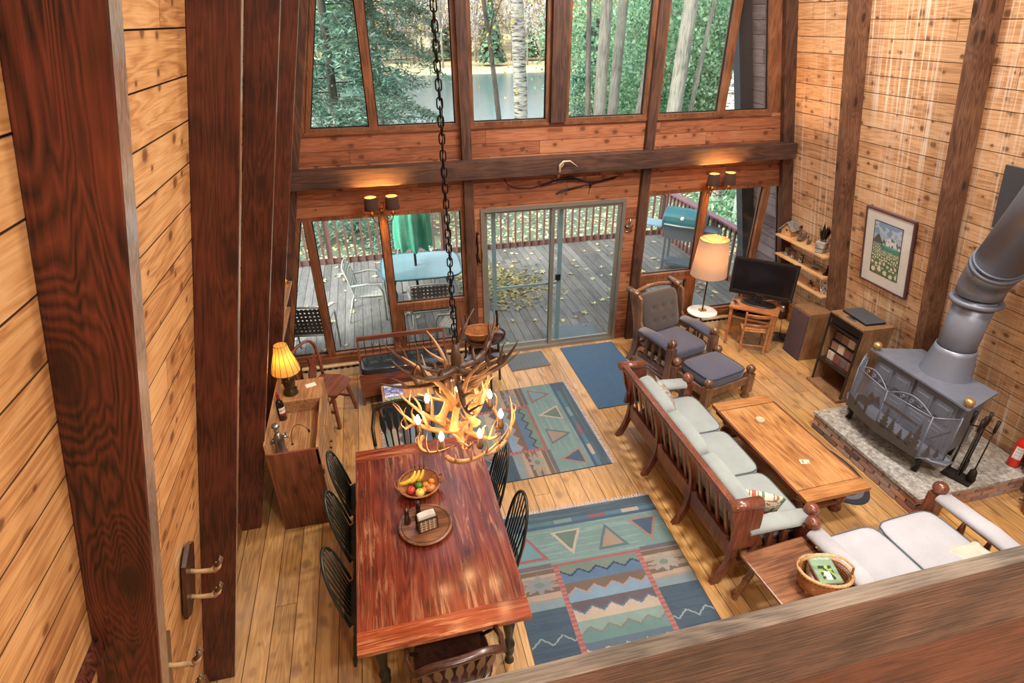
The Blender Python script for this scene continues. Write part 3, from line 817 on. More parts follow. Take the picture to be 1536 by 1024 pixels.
# far shore
fp = {}
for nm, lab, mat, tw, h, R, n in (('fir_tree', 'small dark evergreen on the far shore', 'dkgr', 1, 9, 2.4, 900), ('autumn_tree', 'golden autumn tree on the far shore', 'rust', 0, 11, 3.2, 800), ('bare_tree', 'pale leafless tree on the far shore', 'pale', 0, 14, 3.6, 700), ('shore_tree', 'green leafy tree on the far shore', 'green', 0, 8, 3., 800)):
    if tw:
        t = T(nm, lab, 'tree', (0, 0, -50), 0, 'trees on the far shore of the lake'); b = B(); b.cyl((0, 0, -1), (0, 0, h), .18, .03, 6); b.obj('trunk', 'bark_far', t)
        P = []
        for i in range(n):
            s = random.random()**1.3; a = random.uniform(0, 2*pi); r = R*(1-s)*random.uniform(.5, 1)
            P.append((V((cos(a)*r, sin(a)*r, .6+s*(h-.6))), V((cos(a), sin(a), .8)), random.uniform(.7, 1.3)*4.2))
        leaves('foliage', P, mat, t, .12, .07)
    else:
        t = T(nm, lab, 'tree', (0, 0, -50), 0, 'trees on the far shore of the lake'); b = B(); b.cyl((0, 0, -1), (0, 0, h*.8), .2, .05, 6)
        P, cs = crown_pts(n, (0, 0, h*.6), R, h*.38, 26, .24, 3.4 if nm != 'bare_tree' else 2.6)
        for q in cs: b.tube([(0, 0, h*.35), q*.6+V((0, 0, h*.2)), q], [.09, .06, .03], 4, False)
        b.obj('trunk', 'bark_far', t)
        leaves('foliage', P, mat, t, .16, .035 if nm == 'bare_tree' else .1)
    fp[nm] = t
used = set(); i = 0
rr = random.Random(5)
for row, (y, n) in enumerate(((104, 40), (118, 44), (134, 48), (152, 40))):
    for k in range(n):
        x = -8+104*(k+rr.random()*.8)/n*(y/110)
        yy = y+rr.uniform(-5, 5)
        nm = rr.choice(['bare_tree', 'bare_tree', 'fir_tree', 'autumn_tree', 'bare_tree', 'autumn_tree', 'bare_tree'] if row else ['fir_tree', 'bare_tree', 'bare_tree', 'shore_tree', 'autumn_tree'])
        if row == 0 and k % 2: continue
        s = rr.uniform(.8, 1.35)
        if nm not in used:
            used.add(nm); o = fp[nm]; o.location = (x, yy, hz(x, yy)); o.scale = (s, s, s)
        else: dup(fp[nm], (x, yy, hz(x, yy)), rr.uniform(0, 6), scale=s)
# leaf litter: single leaves on the deck, piles as stuff
M['leafdry'] = leafmat('dry_leaves', '#6f6148', '#a09660', '#b3a860', .15)
M['leafdeck'] = leafmat('fallen_leaves', '#a38a70', '#cbc6a8', '#d6cc83', .15)
def leafmesh(seed):
    r = random.Random(seed); n = 10
    vs = [(0, 0, .004)]
    for i in range(n):
        a = 2*pi*i/n; q = (1. if i % 2 == 0 else .45)*r.uniform(.75, 1.05); vs.append((cos(a)*q*.055, sin(a)*q*.055, .004+r.uniform(0, .02)))
    me = bpy.data.meshes.new('fallen_leaf'); me.from_pydata(vs, [], [(0, 1+i, 1+(i+1) % n) for i in range(n)])
    ca = me.color_attributes.new('Col', 'FLOAT_COLOR', 'CORNER'); t = r.random()
    ca.data.foreach_set('color', [t, t, t, 1]*(3*n)); me.materials.append(M['leafdeck']); return me
lm = [leafmesh(i) for i in range(6)]
rr = random.Random(8)
for i in range(230):
    x = rr.uniform(-1.6, 5.9); y = rr.uniform(7.0, 11.1)
    if rr.random() < .3: x = rr.gauss(4.6, .5); y = rr.gauss(8.6, .5)
    x = min(x, 5.95); y = min(max(y, 7.), 11.1)
    o = bpy.data.objects.new('fallen_leaf', rr.choice(lm)); COL.objects.link(o); o.location = (x, y, -.118); o.rotation_euler = (0, 0, rr.uniform(0, 6)); s = rr.uniform(.8, 1.5); o.scale = (s, s, s)
    tag(o, 'pale yellow maple leaf lying on the deck boards', 'leaf', 'fallen leaves scattered on the deck')
P = []
for i in range(1500):
    x = rr.gauss(1.9, .45); y = rr.gauss(9.3, .5)
    if 1.3 < x < 3.2 and y > 8.2: P.append(((x, y, -.112+rr.uniform(0, .03)), rv()*.35+V((0, 0, 1)), rr.uniform(.5, 1.1)))
tag(leaves('leaf_pile', P, 'leafdry', None, .045, .035), 'thin drift of dry leaves on the deck outside the sliding door', 'leaves', None, 'stuff')
P = []
for i in range(7000):
    y = 11.5+rr.random()**1.6*16; x = rr.uniform(-4, 6+y*.5)
    P.append(((x, y, hz(x, y)+.03), rv()*.35+V((0, 0, 1)), rr.uniform(.5, 1.1)))
for i in range(3500):
    x = rr.uniform(-3, 1.2); y = 11.5+abs(rr.gauss(0, .6))
    P.append(((x, y, hz(x, y)+rr.uniform(.02, .1)), rv()*.4+V((0, 0, 1)), rr.uniform(.8, 1.5)))
tag(leaves('leaf_litter', P, 'leafdeck', None, .07, .06), 'autumn leaves covering the yard between deck and lake', 'leaves', None, 'stuff')
b = B()
P = []
for i in range(3000):
    a = rr.choice(((9.2, 14.6), (10.6, 15.4), (8.6, 13.6), (11.6, 17.5))); x = a[0]+rr.gauss(0, .5); y = a[1]+rr.gauss(0, .5)
    P.append(((x, y, hz(x, y)+abs(rr.gauss(0, .16))), rv()+V((0, 0, .6)), rr.uniform(.5, 1.)))
tag(leaves('ferns', P, 'green', None, .11, .05), 'bright green undergrowth beyond the barbecue railing', 'plants', None, 'stuff')
# lantern post in the yard
t = T('yard_lantern', 'grey hooded post lantern among the ferns beyond the deck', 'lantern', gl(10.4, 14.6))
b = B(); b.box((0, 0, .35), (.14, .14, .9), bev=.01); b.obj('post', 'chairalu', t)
b = B(); b.lathe([(.0, 1.25), (.2, 1.08), (.2, 1.04), (.09, 1.02), (.08, .85), (.12, .82), (.12, .78), (0, .78)], n=10); b.obj('hood', 'chairalu', t)
# ------------------------------------------------------------------ rugs
def rug(name, label, loc, rz, W, L, fn, mat='rug', cell=.009, fringe=(), th=.008, fl=.05):
    """W along local x, L along local y, origin at the corner; fn(x, y) -> colour"""
    t = T(name, label, 'rug', loc, rz)
    nu, nv = max(8, int(W/cell)), max(8, int(L/cell))
    b = B(); b.grid(lambda u, v: (u*W, v*L, th), nu, nv, False, lambda u, v: fn(u*W, v*L))
    b.obj('pile', mat, t)
    b = B(); b.box((W/2, L/2, th/2-.0005), (W+.012, L+.012, th-.001)); b.obj('binding', 'navy', t)
    for end in fringe:
        b = B(); rr = random.Random(3)
        n = int((W if end in ('n', 's') else L)/.012)
        for i in range(n):
            s = (i+.5)/n; q = rr.uniform(.6, 1)*fl; j = rr.uniform(-.02, .02)
            if end == 'n': b.bar((s*W, L, .006), (s*W+j, L+q, .003), .006, .003)
            elif end == 'e': b.bar((W, s*L, .006), (W+q, s*L+j, .003), .006, .003)
            elif end == 'w': b.bar((0, s*L, .006), (-q, s*L+j, .003), .006, .003)
        b.obj('fringe', 'whitefab', t)['kind'] = 'stuff'
    return t
TEAL, SLATE, BLUE, NAVY, TAN, BEIGE, RED, BROWN, SAGE, MAUVE = '#6f9a98', '#4d7180', '#33597f', '#24405e', '#a58d74', '#bfae98', '#a0494a', '#74604f', '#6f8a7c', '#6b6573'
def tri(x, y, cx, cy, w, h, up):
    t = (y-(cy-h/2))/h
    if not 0 <= t <= 1: return -1
    if not up: t = 1-t
    half = w/2*(1-t)
    d = half-abs(x-cx)
    return min(d, t*h, 9) if d >= 0 else -1
def star(x, y, cx, cy, r):
    dx, dy = x-cx, y-cy; a = math.atan2(dy, dx); q = math.hypot(dx, dy)
    k = abs(((a/(2*pi)*8) % 1)-.5)*2
    return q < r*(.5+.5*k)
def kilim(x, y, W, L):
    """x across the width, y from the plain end (0) towards the triangle band (L)"""
    r = mnoise.noise(V((x*1.5, y*40, 3))); 
    s = (L-y)/.66; y = L-s
    if s < .16: return '#3f5f72' if r < .25 else '#4a6f80'
    if s < .23:
        k = int(x/ (W/9)); return [BLUE, '#3f7f86', '#3f7f86', TEAL, '#3a6f86', '#8c5660', '#3f7f98', BEIGE, '#3f7f98'][k % 9]
    if s < .29: return BLUE if r < .3 else '#2b4d76'
    if s < .86:
        cy = L-.575
        for i in range(4):
            cx = W*(.13+.25*i); upw = (i % 2 == 0)
            d = tri(x, y, cx, cy, .29, .42, upw)
            if d >= 0:
                if d < .028: return [RED, BEIGE, '#4f7680', '#a7795c'][i]
                return ['#5d9aa8', '#5f7f74', TAN, BLUE][i]
        return TEAL if r < .2 else '#7fa6a0'
    if s < .93: return MAUVE if abs(x-W/2) > W*.27 else (RED if s > .885 else TEAL)
    e = min(x, W-x); pw = W*.25
    if abs(e-pw) < .022: return RED if (int(y/.03) % 2) else '#b0605c'
    if e < pw:
        if s < 1.38:
            if star(x if x < W/2 else x, y, (pw*.52 if x < W/2 else W-pw*.52), L-1.15, .15):
                return SAGE if math.hypot(x-(pw*.52 if x < W/2 else W-pw*.52), y-(L-1.15)) < .04 else ('#a39c92' if x > W/2 else '#8a8f98')
            k = int((s*17+r*.5)) % 5
            return [TAN, BROWN, '#b39a80', TAN, '#7d6258'][k]
        if s < 1.5: return '#7d97a0'
        z = abs(((x/.17) % 1)-.5)*2*.1
        if abs(s-1.85-z) < .012: return '#8ba3a4'
        return '#35586f' if r < .1 else '#2d4f6b'
    # central zigzag field
    q = s-.93; row = int(q/.27); f = q-row*.27
    z = abs(((x/.16+row*.5) % 1)-.5)*2*.085
    lo = [SAGE, BROWN, '#655b64', '#7fa39c', '#4f6f86', TAN][row % 6]; hi = ['#3d6f9a', '#6b9ab8', BEIGE, '#5c8f8f', NAVY, '#6f99a4'][row % 6]
    edge = [NAVY, '#a58f8c', '#46708c', '#7a8078', BEIGE, NAVY][row % 6]
    if f < .07+z: return lo
    if f < .10+z: return edge
    return hi
rug('kilim_rug', 'teal and blue woven rug with zigzag bands beside the near end of the dining table', (.72, 2.0, 0), radians(-1.5), 1.5, 1.74+.02, lambda x, y: kilim(x, y+.55, 1.5, 2.3), fringe=('n',))
# the far rug: pattern turned a quarter so its triangle band faces the blue mat
rug('kilim_rug', 'teal and blue woven rug with triangles lying behind the far end of the dining table', (-.2, 4.22, 0), radians(.6), 2.3, 1.6, lambda x, y: kilim(1.6-y, x, 1.6, 2.3), fringe=('e', 'w'))
b = B(); b.box((0, 0, .006), (.79, 1.5, .012), bev=.004); one(b, 'door_mat', 'bluemat', 'long bright blue textured mat in front of the sliding door', 'mat', (2.71, 5.93, 0))
b = B(); b.box((0, 0, .006), (.55, .4, .012), bev=.004)
for i in range(10): b.box((-.24+i*.053, 0, .013), (.02, .36, .003))
one(b, 'door_mat', 'greymat', 'small slate grey ribbed mat at the left half of the sliding door', 'mat', (1.77, 6.47, 0), radians(3))
def hooked(x, y):
    a = math.atan2(y/.52, x/.3); q = math.hypot(x/.3, y/.52)
    if q > .86: return '#2b2d38'
    if q > .78: return '#6b6f7c'
    if q > .74: return '#2b2d38'
    u, v = (x/.2) % 1-.5, (y/.22) % 1-.5
    r = math.hypot(u, v); k = math.cos(6*math.atan2(v, u))
    if r < .1: return '#c9b98a'
    if r < .26+.08*k: return '#b5434f'
    if r < .32+.08*k: return '#e0dccf'
    return '#6f7f68' if (int(x*30)+int(y*30)) % 3 else '#c2bca8'
t = T('hooked_rug', 'small oval hooked rug with red flowers and dark border beside the brick hearth', 'rug', (4.22, 3.62, 0), radians(0))
b = B()
b.col = b.bm.loops.layers.float_color.new('Col'); N = 60
for i in range(30):
    for j in range(N):
        q = []
        for di, dj in ((0, 0), (1, 0), (1, 1), (0, 1)):
            r = (i+di)/30; a = 2*pi*(j+dj)/N; q.append((.3*r*cos(a), .52*r*sin(a), .009 if r < .99 else .001))
        if i == 0: q = [q[0], q[1], q[2]]
        f = b.bm.faces.new([b.bm.verts.new(p) for p in q]); cx = sum(p[0] for p in q)/len(q); cy = sum(p[1] for p in q)/len(q)
        for lp in f.loops: lp[b.col] = lin(hooked(cx, cy))
b.obj('pile', 'rug', t)

# ------------------------------------------------------------------ dining table and chairs
t = T('dining_table', 'long dining table with worn red plank top and breadboard ends', 'table', (.11, 3.19, 0), 0)
b = B()
for i in range(6): b.box((-.55+.0917+i*.1833, 0, .7425), (.1825, 1.62, .035), bev=.0015)
b.obj('tabletop', 'tabletop', t)
for s, nm in ((-1, 'near'), (1, 'far')):
    b = B(); b.box((0, s*.885, .7425), (1.1, .15, .037), bev=.004); b.obj('breadboard_end', 'tabletop_x', t)
b = B()
for y in (-.76, .76): b.box((0, y, .665), (.86, .025, .11))
for x in (-.44, .44): b.box((x, 0, .665), (.025, 1.5, .11))
b.obj('apron', 'dkgreen', t)
legp = [(.036, 0), (.026, .03), (.022, .05), (.034, .09), (.038, .12), (.03, .15), (.04, .17), (.042, .2), (.026, .24), (.03, .3), (.045, .42), (.052, .5), (.04, .53), (.05, .56), (.05, .58)]
for x in (-.44, .44):
    for y in (-.75, .75):
        b = B(); b.lathe([(0, 0)]+legp, (x, y, 0)); b.box((x, y, .65), (.09, .09, .15), bev=.004); b.obj('leg', 'dkgreen', t)

def windsor():
    """bow-back chair facing +y, seat centre at the origin"""
    t = T('dining_chair', '', 'chair', (0, 0, 0), 0, None)
    b = B(); b.cushion((0, 0, .445), (.43, .42, .045), 3.2, .1, 8, None, ((0, -.1, .1, .012),)); b.obj('seat', 'dkgreen', t)
    pts = []
    for i in range(25):
        a = pi*i/24; x = .2*cos(a); h = .05+.47*sin(a)**.75 if 0 < i < 24 else .0
        pts.append((x, -.165-.22*h, .455+h))
    b = B(); b.tube(pts, .0125, 8); b.obj('bow', 'dkgreen', t)
    for i in range(7):
        x0 = -.12+.04*i; x1 = x0*1.25
        hh = .05+.47*max(.01, sin(math.acos(max(-1, min(1, x1/.2)))))**.75
        b = B(); b.tube([(x0, -.16, .455), ((x0+x1)/2, -.165-.11*hh, .455+hh*.5), (x1, -.165-.22*hh, .455+hh)], [.0065, .0085, .006], 6); b.obj('spindle', 'dkgreen', t)
    for sx in (-1, 1):
        for sy in (-1, 1):
            a = V((sx*.13, sy*.13, .43)); c = V((sx*.2, sy*.19, 0)); d = c-a
            b = B(); b.tube([a, a+d*.25, a+d*.3, a+d*.36, a+d*.55, a+d*.75, a+d*.8, c], [.012, .02, .014, .02, .021, .016, .02, .011], 8); b.obj('leg', 'dkgreen', t)
    b = B()
    for sx in (-1, 1): b.tube([(sx*.17, -.16, .2), (sx*.17, 0, .2), (sx*.17, .16, .2)], [.008, .014, .008], 6)
    b.tube([(-.17, 0, .2), (0, 0, .2), (.17, 0, .2)], [.008, .014, .008], 6); b.obj('stretcher', 'dkgreen', t)
    return t
wc = windsor(); first = True
for x, y, rz, lab in ((-.36, 3.9, -90, 'black bow-back chair at the left of the table, farthest from the camera'),
                      (-.36, 3.42, -90, 'black bow-back chair at the left of the table, middle of three'),
                      (-.36, 2.86, -90, 'black bow-back chair at the left of the table, nearest the camera'),
                      (.55, 3.68, 90, 'black bow-back chair at the right of the table, beside the far rug'),
                      (.55, 3.06, 90, 'black bow-back chair at the right of the table, beside the near rug')):
    if first: wc.location = (x, y, 0); wc.rotation_euler = (0, 0, radians(rz)); wc['label'] = lab; wc['group'] = 'black bow-back dining chairs'; first = False
    else: dup(wc, (x, y, 0), radians(rz), lab, 'black bow-back dining chairs')
def arrowback(name, label, loc, rz, mat, arms=True, hb=.5, wide=.25):
    t = T(name, label, 'chair', loc, rz, None)
    b = B(); b.cushion((0, 0, .44), (.5, .46, .05), 3.5, .1, 8, None, ((0, -.1, .14, .012),)); b.obj('seat', mat, t)
    def back(s):  # s -1..1 along the rail
        return V((wide*s*1.05, -.2-.13+.03*s*s, .44+hb-.07*s**4))
    pts = [back(-1.0+2*i/14) for i in range(15)]
    if arms: pts = [V((-wide-.03, -.02, .44+hb*.5)), V((-wide-.04, -.16, .44+hb*.7))]+pts+[V((wide+.04, -.16, .44+hb*.7)), V((wide+.03, -.02, .44+hb*.5))]
    b = B(); b.tube(pts, .017, 8, True, 1.5); b.obj('crest_rail', mat, t)
    n = 7
    for i in range(n):
        s = -.82+1.64*i/(n-1); p1 = back(s); p0 = V((s*wide*.8, -.19, .46)); d = p1-p0
        b = B()
        prof = [(0, .007), (.3, .008), (.42, .009), (.5, .022), (.62, .026), (.78, .018), (.86, .008), (1, .007)]
        vs = []
        for tt, w in prof:
            q = p0+d*tt
            for dx, dy in ((-w, -.005), (w, -.005), (w, .005), (-w, .005)): vs.append(q+V((dx, dy, 0)))
        fs = [(0, 1, 2, 3), tuple(range(len(vs)-4, len(vs)))]
        for k in range(len(prof)-1):
            for e in range(4): fs.append((k*4+e, k*4+(e+1) % 4, k*4+4+(e+1) % 4, k*4+4+e))
        b.faces(vs, fs); b.obj('spindle', mat, t)
    if arms:
        for sx in (-1, 1):
            b = B(); b.tube([(sx*(wide-.03), .1, .45), (sx*(wide+.03), .03, .58), (sx*(wide+.03), -.02, .44+hb*.5)], .012, 8); b.obj('arm_post', mat, t)
    for sx in (-1, 1):
        for sy in (-1, 1):
            b = B(); b.tube([(sx*.17, sy*.15, .42), (sx*.2, sy*.18, .25), (sx*.235, sy*.21, 0)], [.02, .022, .014], 8); b.obj('leg', mat, t)
    b = B()
    for sx in (-1, 1): b.cyl((sx*.215, -.19, .18), (sx*.215, .19, .18), .01)
    b.cyl((-.215, 0, .18), (.215, 0, .18), .01); b.obj('stretcher', mat, t)
    return t
arrowback('arrow_back_chair', 'dark arrow-back armchair at the near end of the dining table', (.13, 2.27, 0), radians(4), 'dkbrown', True, .5, .25)
arrowback('arrow_back_chair', 'black chair with tall bowed back at the far end of the table', (-.0, 4.26, 0), radians(180), 'dkgreen', True, .5, .24)

# things on the table
t = T('lazy_susan', 'round turned wooden lazy susan in the middle of the dining table', 'tray', (.075, 3.14, .76))
b = B(); b.lathe([(0, 0), (.09, 0), (.09, .012), (.19, .014), (.203, .02), (.205, .03), (.2, .037), (.19, .032), (.18, .034), (.174, .031), (0, .031)], n=40); b.obj('turntable', 'oakwood', t)
b = B()
b.lathe([(.176, .0315), (.18, .0352), (.184, .0335)], n=40); b.obj('rim_line', 'dkbrown', t)
Zs_ = .791
t = T('napkin_holder', 'napkin holder with a pierced patterned front on the lazy susan', 'holder', (.085, 3.10, Zs_), radians(12))
def nh(x, y):
    e = min(x, .15-x, y, .12-y)
    if e < .01: return '#3a2a22'
    if abs(x-.075) < .004 or abs(y-.06) < .003: return '#7a604a'
    u, v = (x/.0326+.3) % 1, (y/.024+.2) % 1; r_ = math.hypot(u-.5, v-.5)
    if .2 < r_ < .36 or (r_ < .48 and abs(abs(u-.5)-abs(v-.5)) < .07): return '#2a1c18'
    return '#c7ad8c'
for s in (-1, 1):
    b = B(); R_ = Matrix.Rotation(radians(-8)*s*-1, 4, 'X')
    b.xf = Matrix.Translation((0, s*.04, .0)) @ Matrix.Rotation(radians(8)*s*-1*-1, 4, 'X') if 0 else Matrix.Translation((0, s*.035, 0))
    b.box((0, 0, .062), (.155, .006, .124), bev=.002); b.obj('side_plate', 'dkbrown', t)
b = B(); b.grid(lambda u, v: (-.0725+.145*u, -.0395, .003+.12*v), 60, 50, False, lambda u, v: nh(u*.15, v*.12)); b.obj('pierced_front', 'vc', t)
b = B(); b.box((0, 0, .006), (.155, .08, .008)); 
for s in (-1, 1): b.box((s*.074, 0, .04), (.006, .075, .01))
b.obj('base', 'dkbrown', t)
for i in range(5):
    b = B()
    pl = [(-.065, 0), (.065, 0)]+[(.065*cos(a), .125+.012*sin(a)+i*.002) for a in [pi*k/8 for k in range(9)]]
    b.prism(pl, -.022+i*.009, -.016+i*.009, Matrix.Translation((0, 0, .011)) @ XZ)
    one(b, 'paper_napkin', 'paper', 'white folded paper napkins standing upright in the holder', 'napkin', (.085, 3.10, Zs_), radians(12), 'napkins in the holder')
mp = [(0, 0), (.026, 0), (.027, .02), (.02, .035), (.022, .05), (.017, .075), (.021, .095), (.014, .105), (.014, .11)]
for x, y, lab in ((-.055, 3.18, 'wooden pepper mill at the left of the napkin holder'), (.035, 3.235, 'wooden salt mill behind the napkin holder, in front of the fruit basket')):
    t = T('spice_mill', lab, 'mill', (x, y, Zs_)); b = B(); b.lathe(mp); b.obj('body', 'dkbrown', t); b = B(); b.ball((0, 0, .128), .022); b.obj('knob', 'dkbrown', t)
t = T('fruit_basket', 'round open wicker basket of fruit on the dining table', 'basket', (.07, 3.53, .76))
b = B()
for k in range(36):
    a = 2*pi*k/36
    b.tube([(.075*cos(a), .075*sin(a), .006), (.12*cos(a+.05), .12*sin(a+.05), .035), (.165*cos(a+.1), .165*sin(a+.1), .085)], .004, 5)
for r, z in ((.08, .008), (.1, .02), (.12, .036), (.14, .055), (.155, .07)): b.tube([(r*cos(a), r*sin(a), z) for a in [2*pi*k/30 for k in range(31)]], .0035, 5)
b.lathe([(0, .002), (.09, .002), (.09, .007), (0, .007)], n=24)
b.lathe([(.08, .004), (.155, .075)], n=30)
b.obj('bowl', 'wicker', t)
b = B(); b.tube([(.167*cos(a), .167*sin(a), .088) for a in [2*pi*k/40 for k in range(41)]], .008, 7); b.obj('rim', 'wicker', t)
for s in (-1, 1):
    b = B(); b.tube([(s*.165, -.05, .09), (s*.19, -.03, .115), (s*.195, .02, .118), (s*.17, .05, .09)], .007, 7); b.obj('handle', 'wicker', t)
def fruitmat(n, c, d, sc=12):
    m = NT(n); m.base(m.mix(m.noise(m.coord(), sc, 4), c, d)); m.p(Roughness=.35); M[n] = m.m
fruitmat('apple_yellow', '#c9b54a', '#e0cf72'); fruitmat('apple_red', '#a8222a', '#d8564a'); fruitmat('lime_skin', '#2f7a2c', '#57a040'); fruitmat('orange_skin', '#d97a1e', '#eb9838', 60); fruitmat('pear_skin', '#a8683c', '#c98a50'); fruitmat('banana_skin', '#cfa92c', '#e8cc55', 9)
def fruit(nm, mat, lab, cat, c, r, stem=True, sc=(1, 1, .9)):
    t = T(nm, lab, cat, c)
    b = B(); b.lathe([(0, -.8*r*sc[2]), (.3*r, -.95*r*sc[2]), (.75*r, -.65*r), (r, 0), (.85*r, .55*r*sc[2]), (.45*r, .95*r*sc[2]), (.15*r, .9*r*sc[2]), (0, .72*r*sc[2])], n=16, sx=sc[0], sy=sc[1]); b.obj('flesh', mat, t)
    if stem: b = B(); b.tube([(0, 0, .7*r), (.003, 0, 1.15*r)], .0022, 5); b.obj('stem', 'dkbrown', t)
bx, by, bz = .07, 3.53, .775
fruit('apple', 'apple_yellow', 'yellow apple at the front of the fruit basket', 'apple', (bx-.005, by-.085, bz+.045), .038)
fruit('apple', 'apple_red', 'red apple with a pale top at the left of the fruit basket', 'apple', (bx-.07, by-.035, bz+.038), .036)
fruit('lime', 'lime_skin', 'green lime in the middle of the fruit basket', 'lime', (bx-.005, by-.0, bz+.04), .028, False, (1.1, 1, 1))
fruit('tangerine', 'orange_skin', 'tangerine just right of the lime', 'tangerine', (bx+.05, by+.0, bz+.036), .029, False)
fruit('tangerine', 'orange_skin', 'tangerine nearest the right rim of the basket', 'tangerine', (bx+.1, by+.02, bz+.045), .027, False)
fruit('tangerine', 'orange_skin', 'small tangerine between the yellow apple and the pear', 'tangerine', (bx+.035, by-.052, bz+.038), .024, False)
fruit('pear', 'pear_skin', 'brownish pear at the right front of the basket', 'pear', (bx+.083, by-.05, bz+.042), .034, True, (1.35, 1, 1))
for i, (dx, lab) in enumerate(((-.045, 'banana lying lowest, at the left of the bunch'), (0.0, 'middle banana of the bunch'), (.045, 'banana at the right of the bunch'))):
    t = T('banana', lab, 'banana', (bx, by+.05, bz+.055), 0, 'bunch of bananas')
    p = bez((-.11+dx*1.4+i*.02, .0+i*.012, .0), (-.06+dx, -.035, .0), (.01+dx*.6, -.01, .03), (.02+dx*.8, .075, .075), 9)
    b = B(); b.tube(p[:9], [.006, .014, .017, .018, .018, .017, .016, .013, .008], 8); b.obj('peel', 'banana_skin', t)
    b = B(); b.tube([p[8], p[9], p[9]+V((.0, .012, .018))], [.006, .005, .0055], 6); b.obj('stem', 'dkbrown', t)

# ------------------------------------------------------------------ chandelier
CX, CY = .385, 3.15
ch = T('antler_chandelier', 'large antler chandelier with candle bulbs hanging on a black chain', 'chandelier', (CX, CY, 0))
def antler(xf, s=1., mat='antler', tines=4, curl=1., r0=.023):
    b = B(xf); w = curl
    p = bez((0, 0, 0), (.16*s, .02*s*w, -.03*s), (.34*s, .1*s*w, .05*s), (.42*s, .2*s*w, .26*s), 12)
    N = len(p)-1
    b.tube(p, [r0*(1.25 if i == 0 else (1-.82*(i/N)**1.6)) for i in range(N+1)], 8)
    b.ball((0, 0, 0), r0*1.45, (.6, 1, 1), 8)
    for k in range(tines):
        i = [3, 6, 8, 10][k]; q = p[i]; h = [.1, .17, .16, .1][k]*s; j = [.02, -.03, .03, -.04][k]*s
        rr_ = r0*(1-.82*(i/N)**1.6)*.8
        b.tube(bez(q, q+V((.02*s, -.01*s, h*.4)), q+V((.0, j, h*.7)), q+V((.05*s*(1 if k % 2 else .6), j*1.6, h)), 6), [rr_, rr_*.95, rr_*.85, rr_*.7, rr_*.5, rr_*.3, rr_*.08], 7)
    return b.obj('antler', mat, ch)
def XF(r, z, a, rot=0, tilt=0, twist=0):
    return Matrix.Rotation(a, 4, 'Z') @ Matrix.Translation((r, 0, z)) @ Matrix.Rotation(rot, 4, 'Z') @ Matrix.Rotation(tilt, 4, 'Y') @ Matrix.Rotation(twist, 4, 'X')
rr = random.Random(2)
for k in range(6):    # bowl: outward and up
    antler(XF(-.04, 1.62+rr.uniform(-.02, .03), 2*pi*k/6+.2, rr.uniform(-.2, .2), radians(6), rr.uniform(-.2, .2)), 1.0, 'antler', 4, (1, -1)[k % 2])
for k in range(6):    # rim: long curved beams following the bowl edge, tines pointing up
    b = B(); a0 = 2*pi*k/6+rr.uniform(-.1, .1); z0 = 1.585+rr.uniform(-.015, .02); N = 14
    def rim(t): return V(((.26+.13*t**.7)*cos(a0+1.35*t), (.26+.13*t**.7)*sin(a0+1.35*t), z0+.2*t**2.2))
    b.tube([rim(i/N) for i in range(N+1)], [.018*(1-.85*(i/N)**1.8) for i in range(N+1)], 8)
    for tt, hh in ((.2, .07), (.42, .15), (.63, .17), (.8, .09)):
        q = rim(tt); o = V((q.x, q.y, 0)).normalized(); r_ = .0135*(1-.7*tt)
        b.tube(bez(q, q+o*.03+V((0, 0, hh*.3)), q+o*.04+V((0, 0, hh*.7)), q+o*(-.0)+V((0, 0, hh)), 6), [r_, r_, r_*.9, r_*.75, r_*.55, r_*.35, r_*.1], 7)
    b.obj('antler', 'antler', ch)
for k in range(5):    # stems rising to the hub and splaying out
    antler(XF(.13, 1.72, 2*pi*k/5+.5, radians(180+rr.uniform(-25, 25)), radians(-66), rr.uniform(-.4, .4)), 1.15, 'antler', 3, (1, -1)[k % 2], .027)
for k in range(5):    # dark crown spreading at the top
    antler(XF(.02, 2.13-.02*(k % 3), 2*pi*k/5+.15, rr.uniform(-.3, .3), radians(rr.uniform(-16, 10)), rr.uniform(-.5, .5)), rr.uniform(.75, .92), 'antlerdark', 3, (1, -1)[k % 2], .025)
for k in range(3):
    antler(XF(.06, 2.04, 2*pi*k/3+.6, rr.uniform(-.3, .3), radians(28), rr.uniform(-.6, .6)), .85, 'antlerdark', 3, (-1, 1)[k % 2], .022)
for k in range(7):
    a = 2*pi*k/7-.35; x, y = .285*cos(a), .285*sin(a); z = 1.66
    b = B(); b.lathe([(0, 0), (.02, 0), (.024, .02), (.018, .03), (.0165, .085), (0, .085)], (x, y, z), 12); so = b.obj('candle_socket', 'antlerdark', ch)
    b = B(); b.lathe([(0, .083), (.008, .085), (.016, .1), (.0175, .112), (.013, .13), (.006, .148), (0, .158)], (x, y, z), 12); b.obj('bulb', 'bulb', so)
b = B(); b.lathe([(0, 2.02), (.03, 2.03), (.035, 2.2), (.02, 2.3), (0, 2.31)], n=12); b.obj('hub', 'antlerdark', ch)
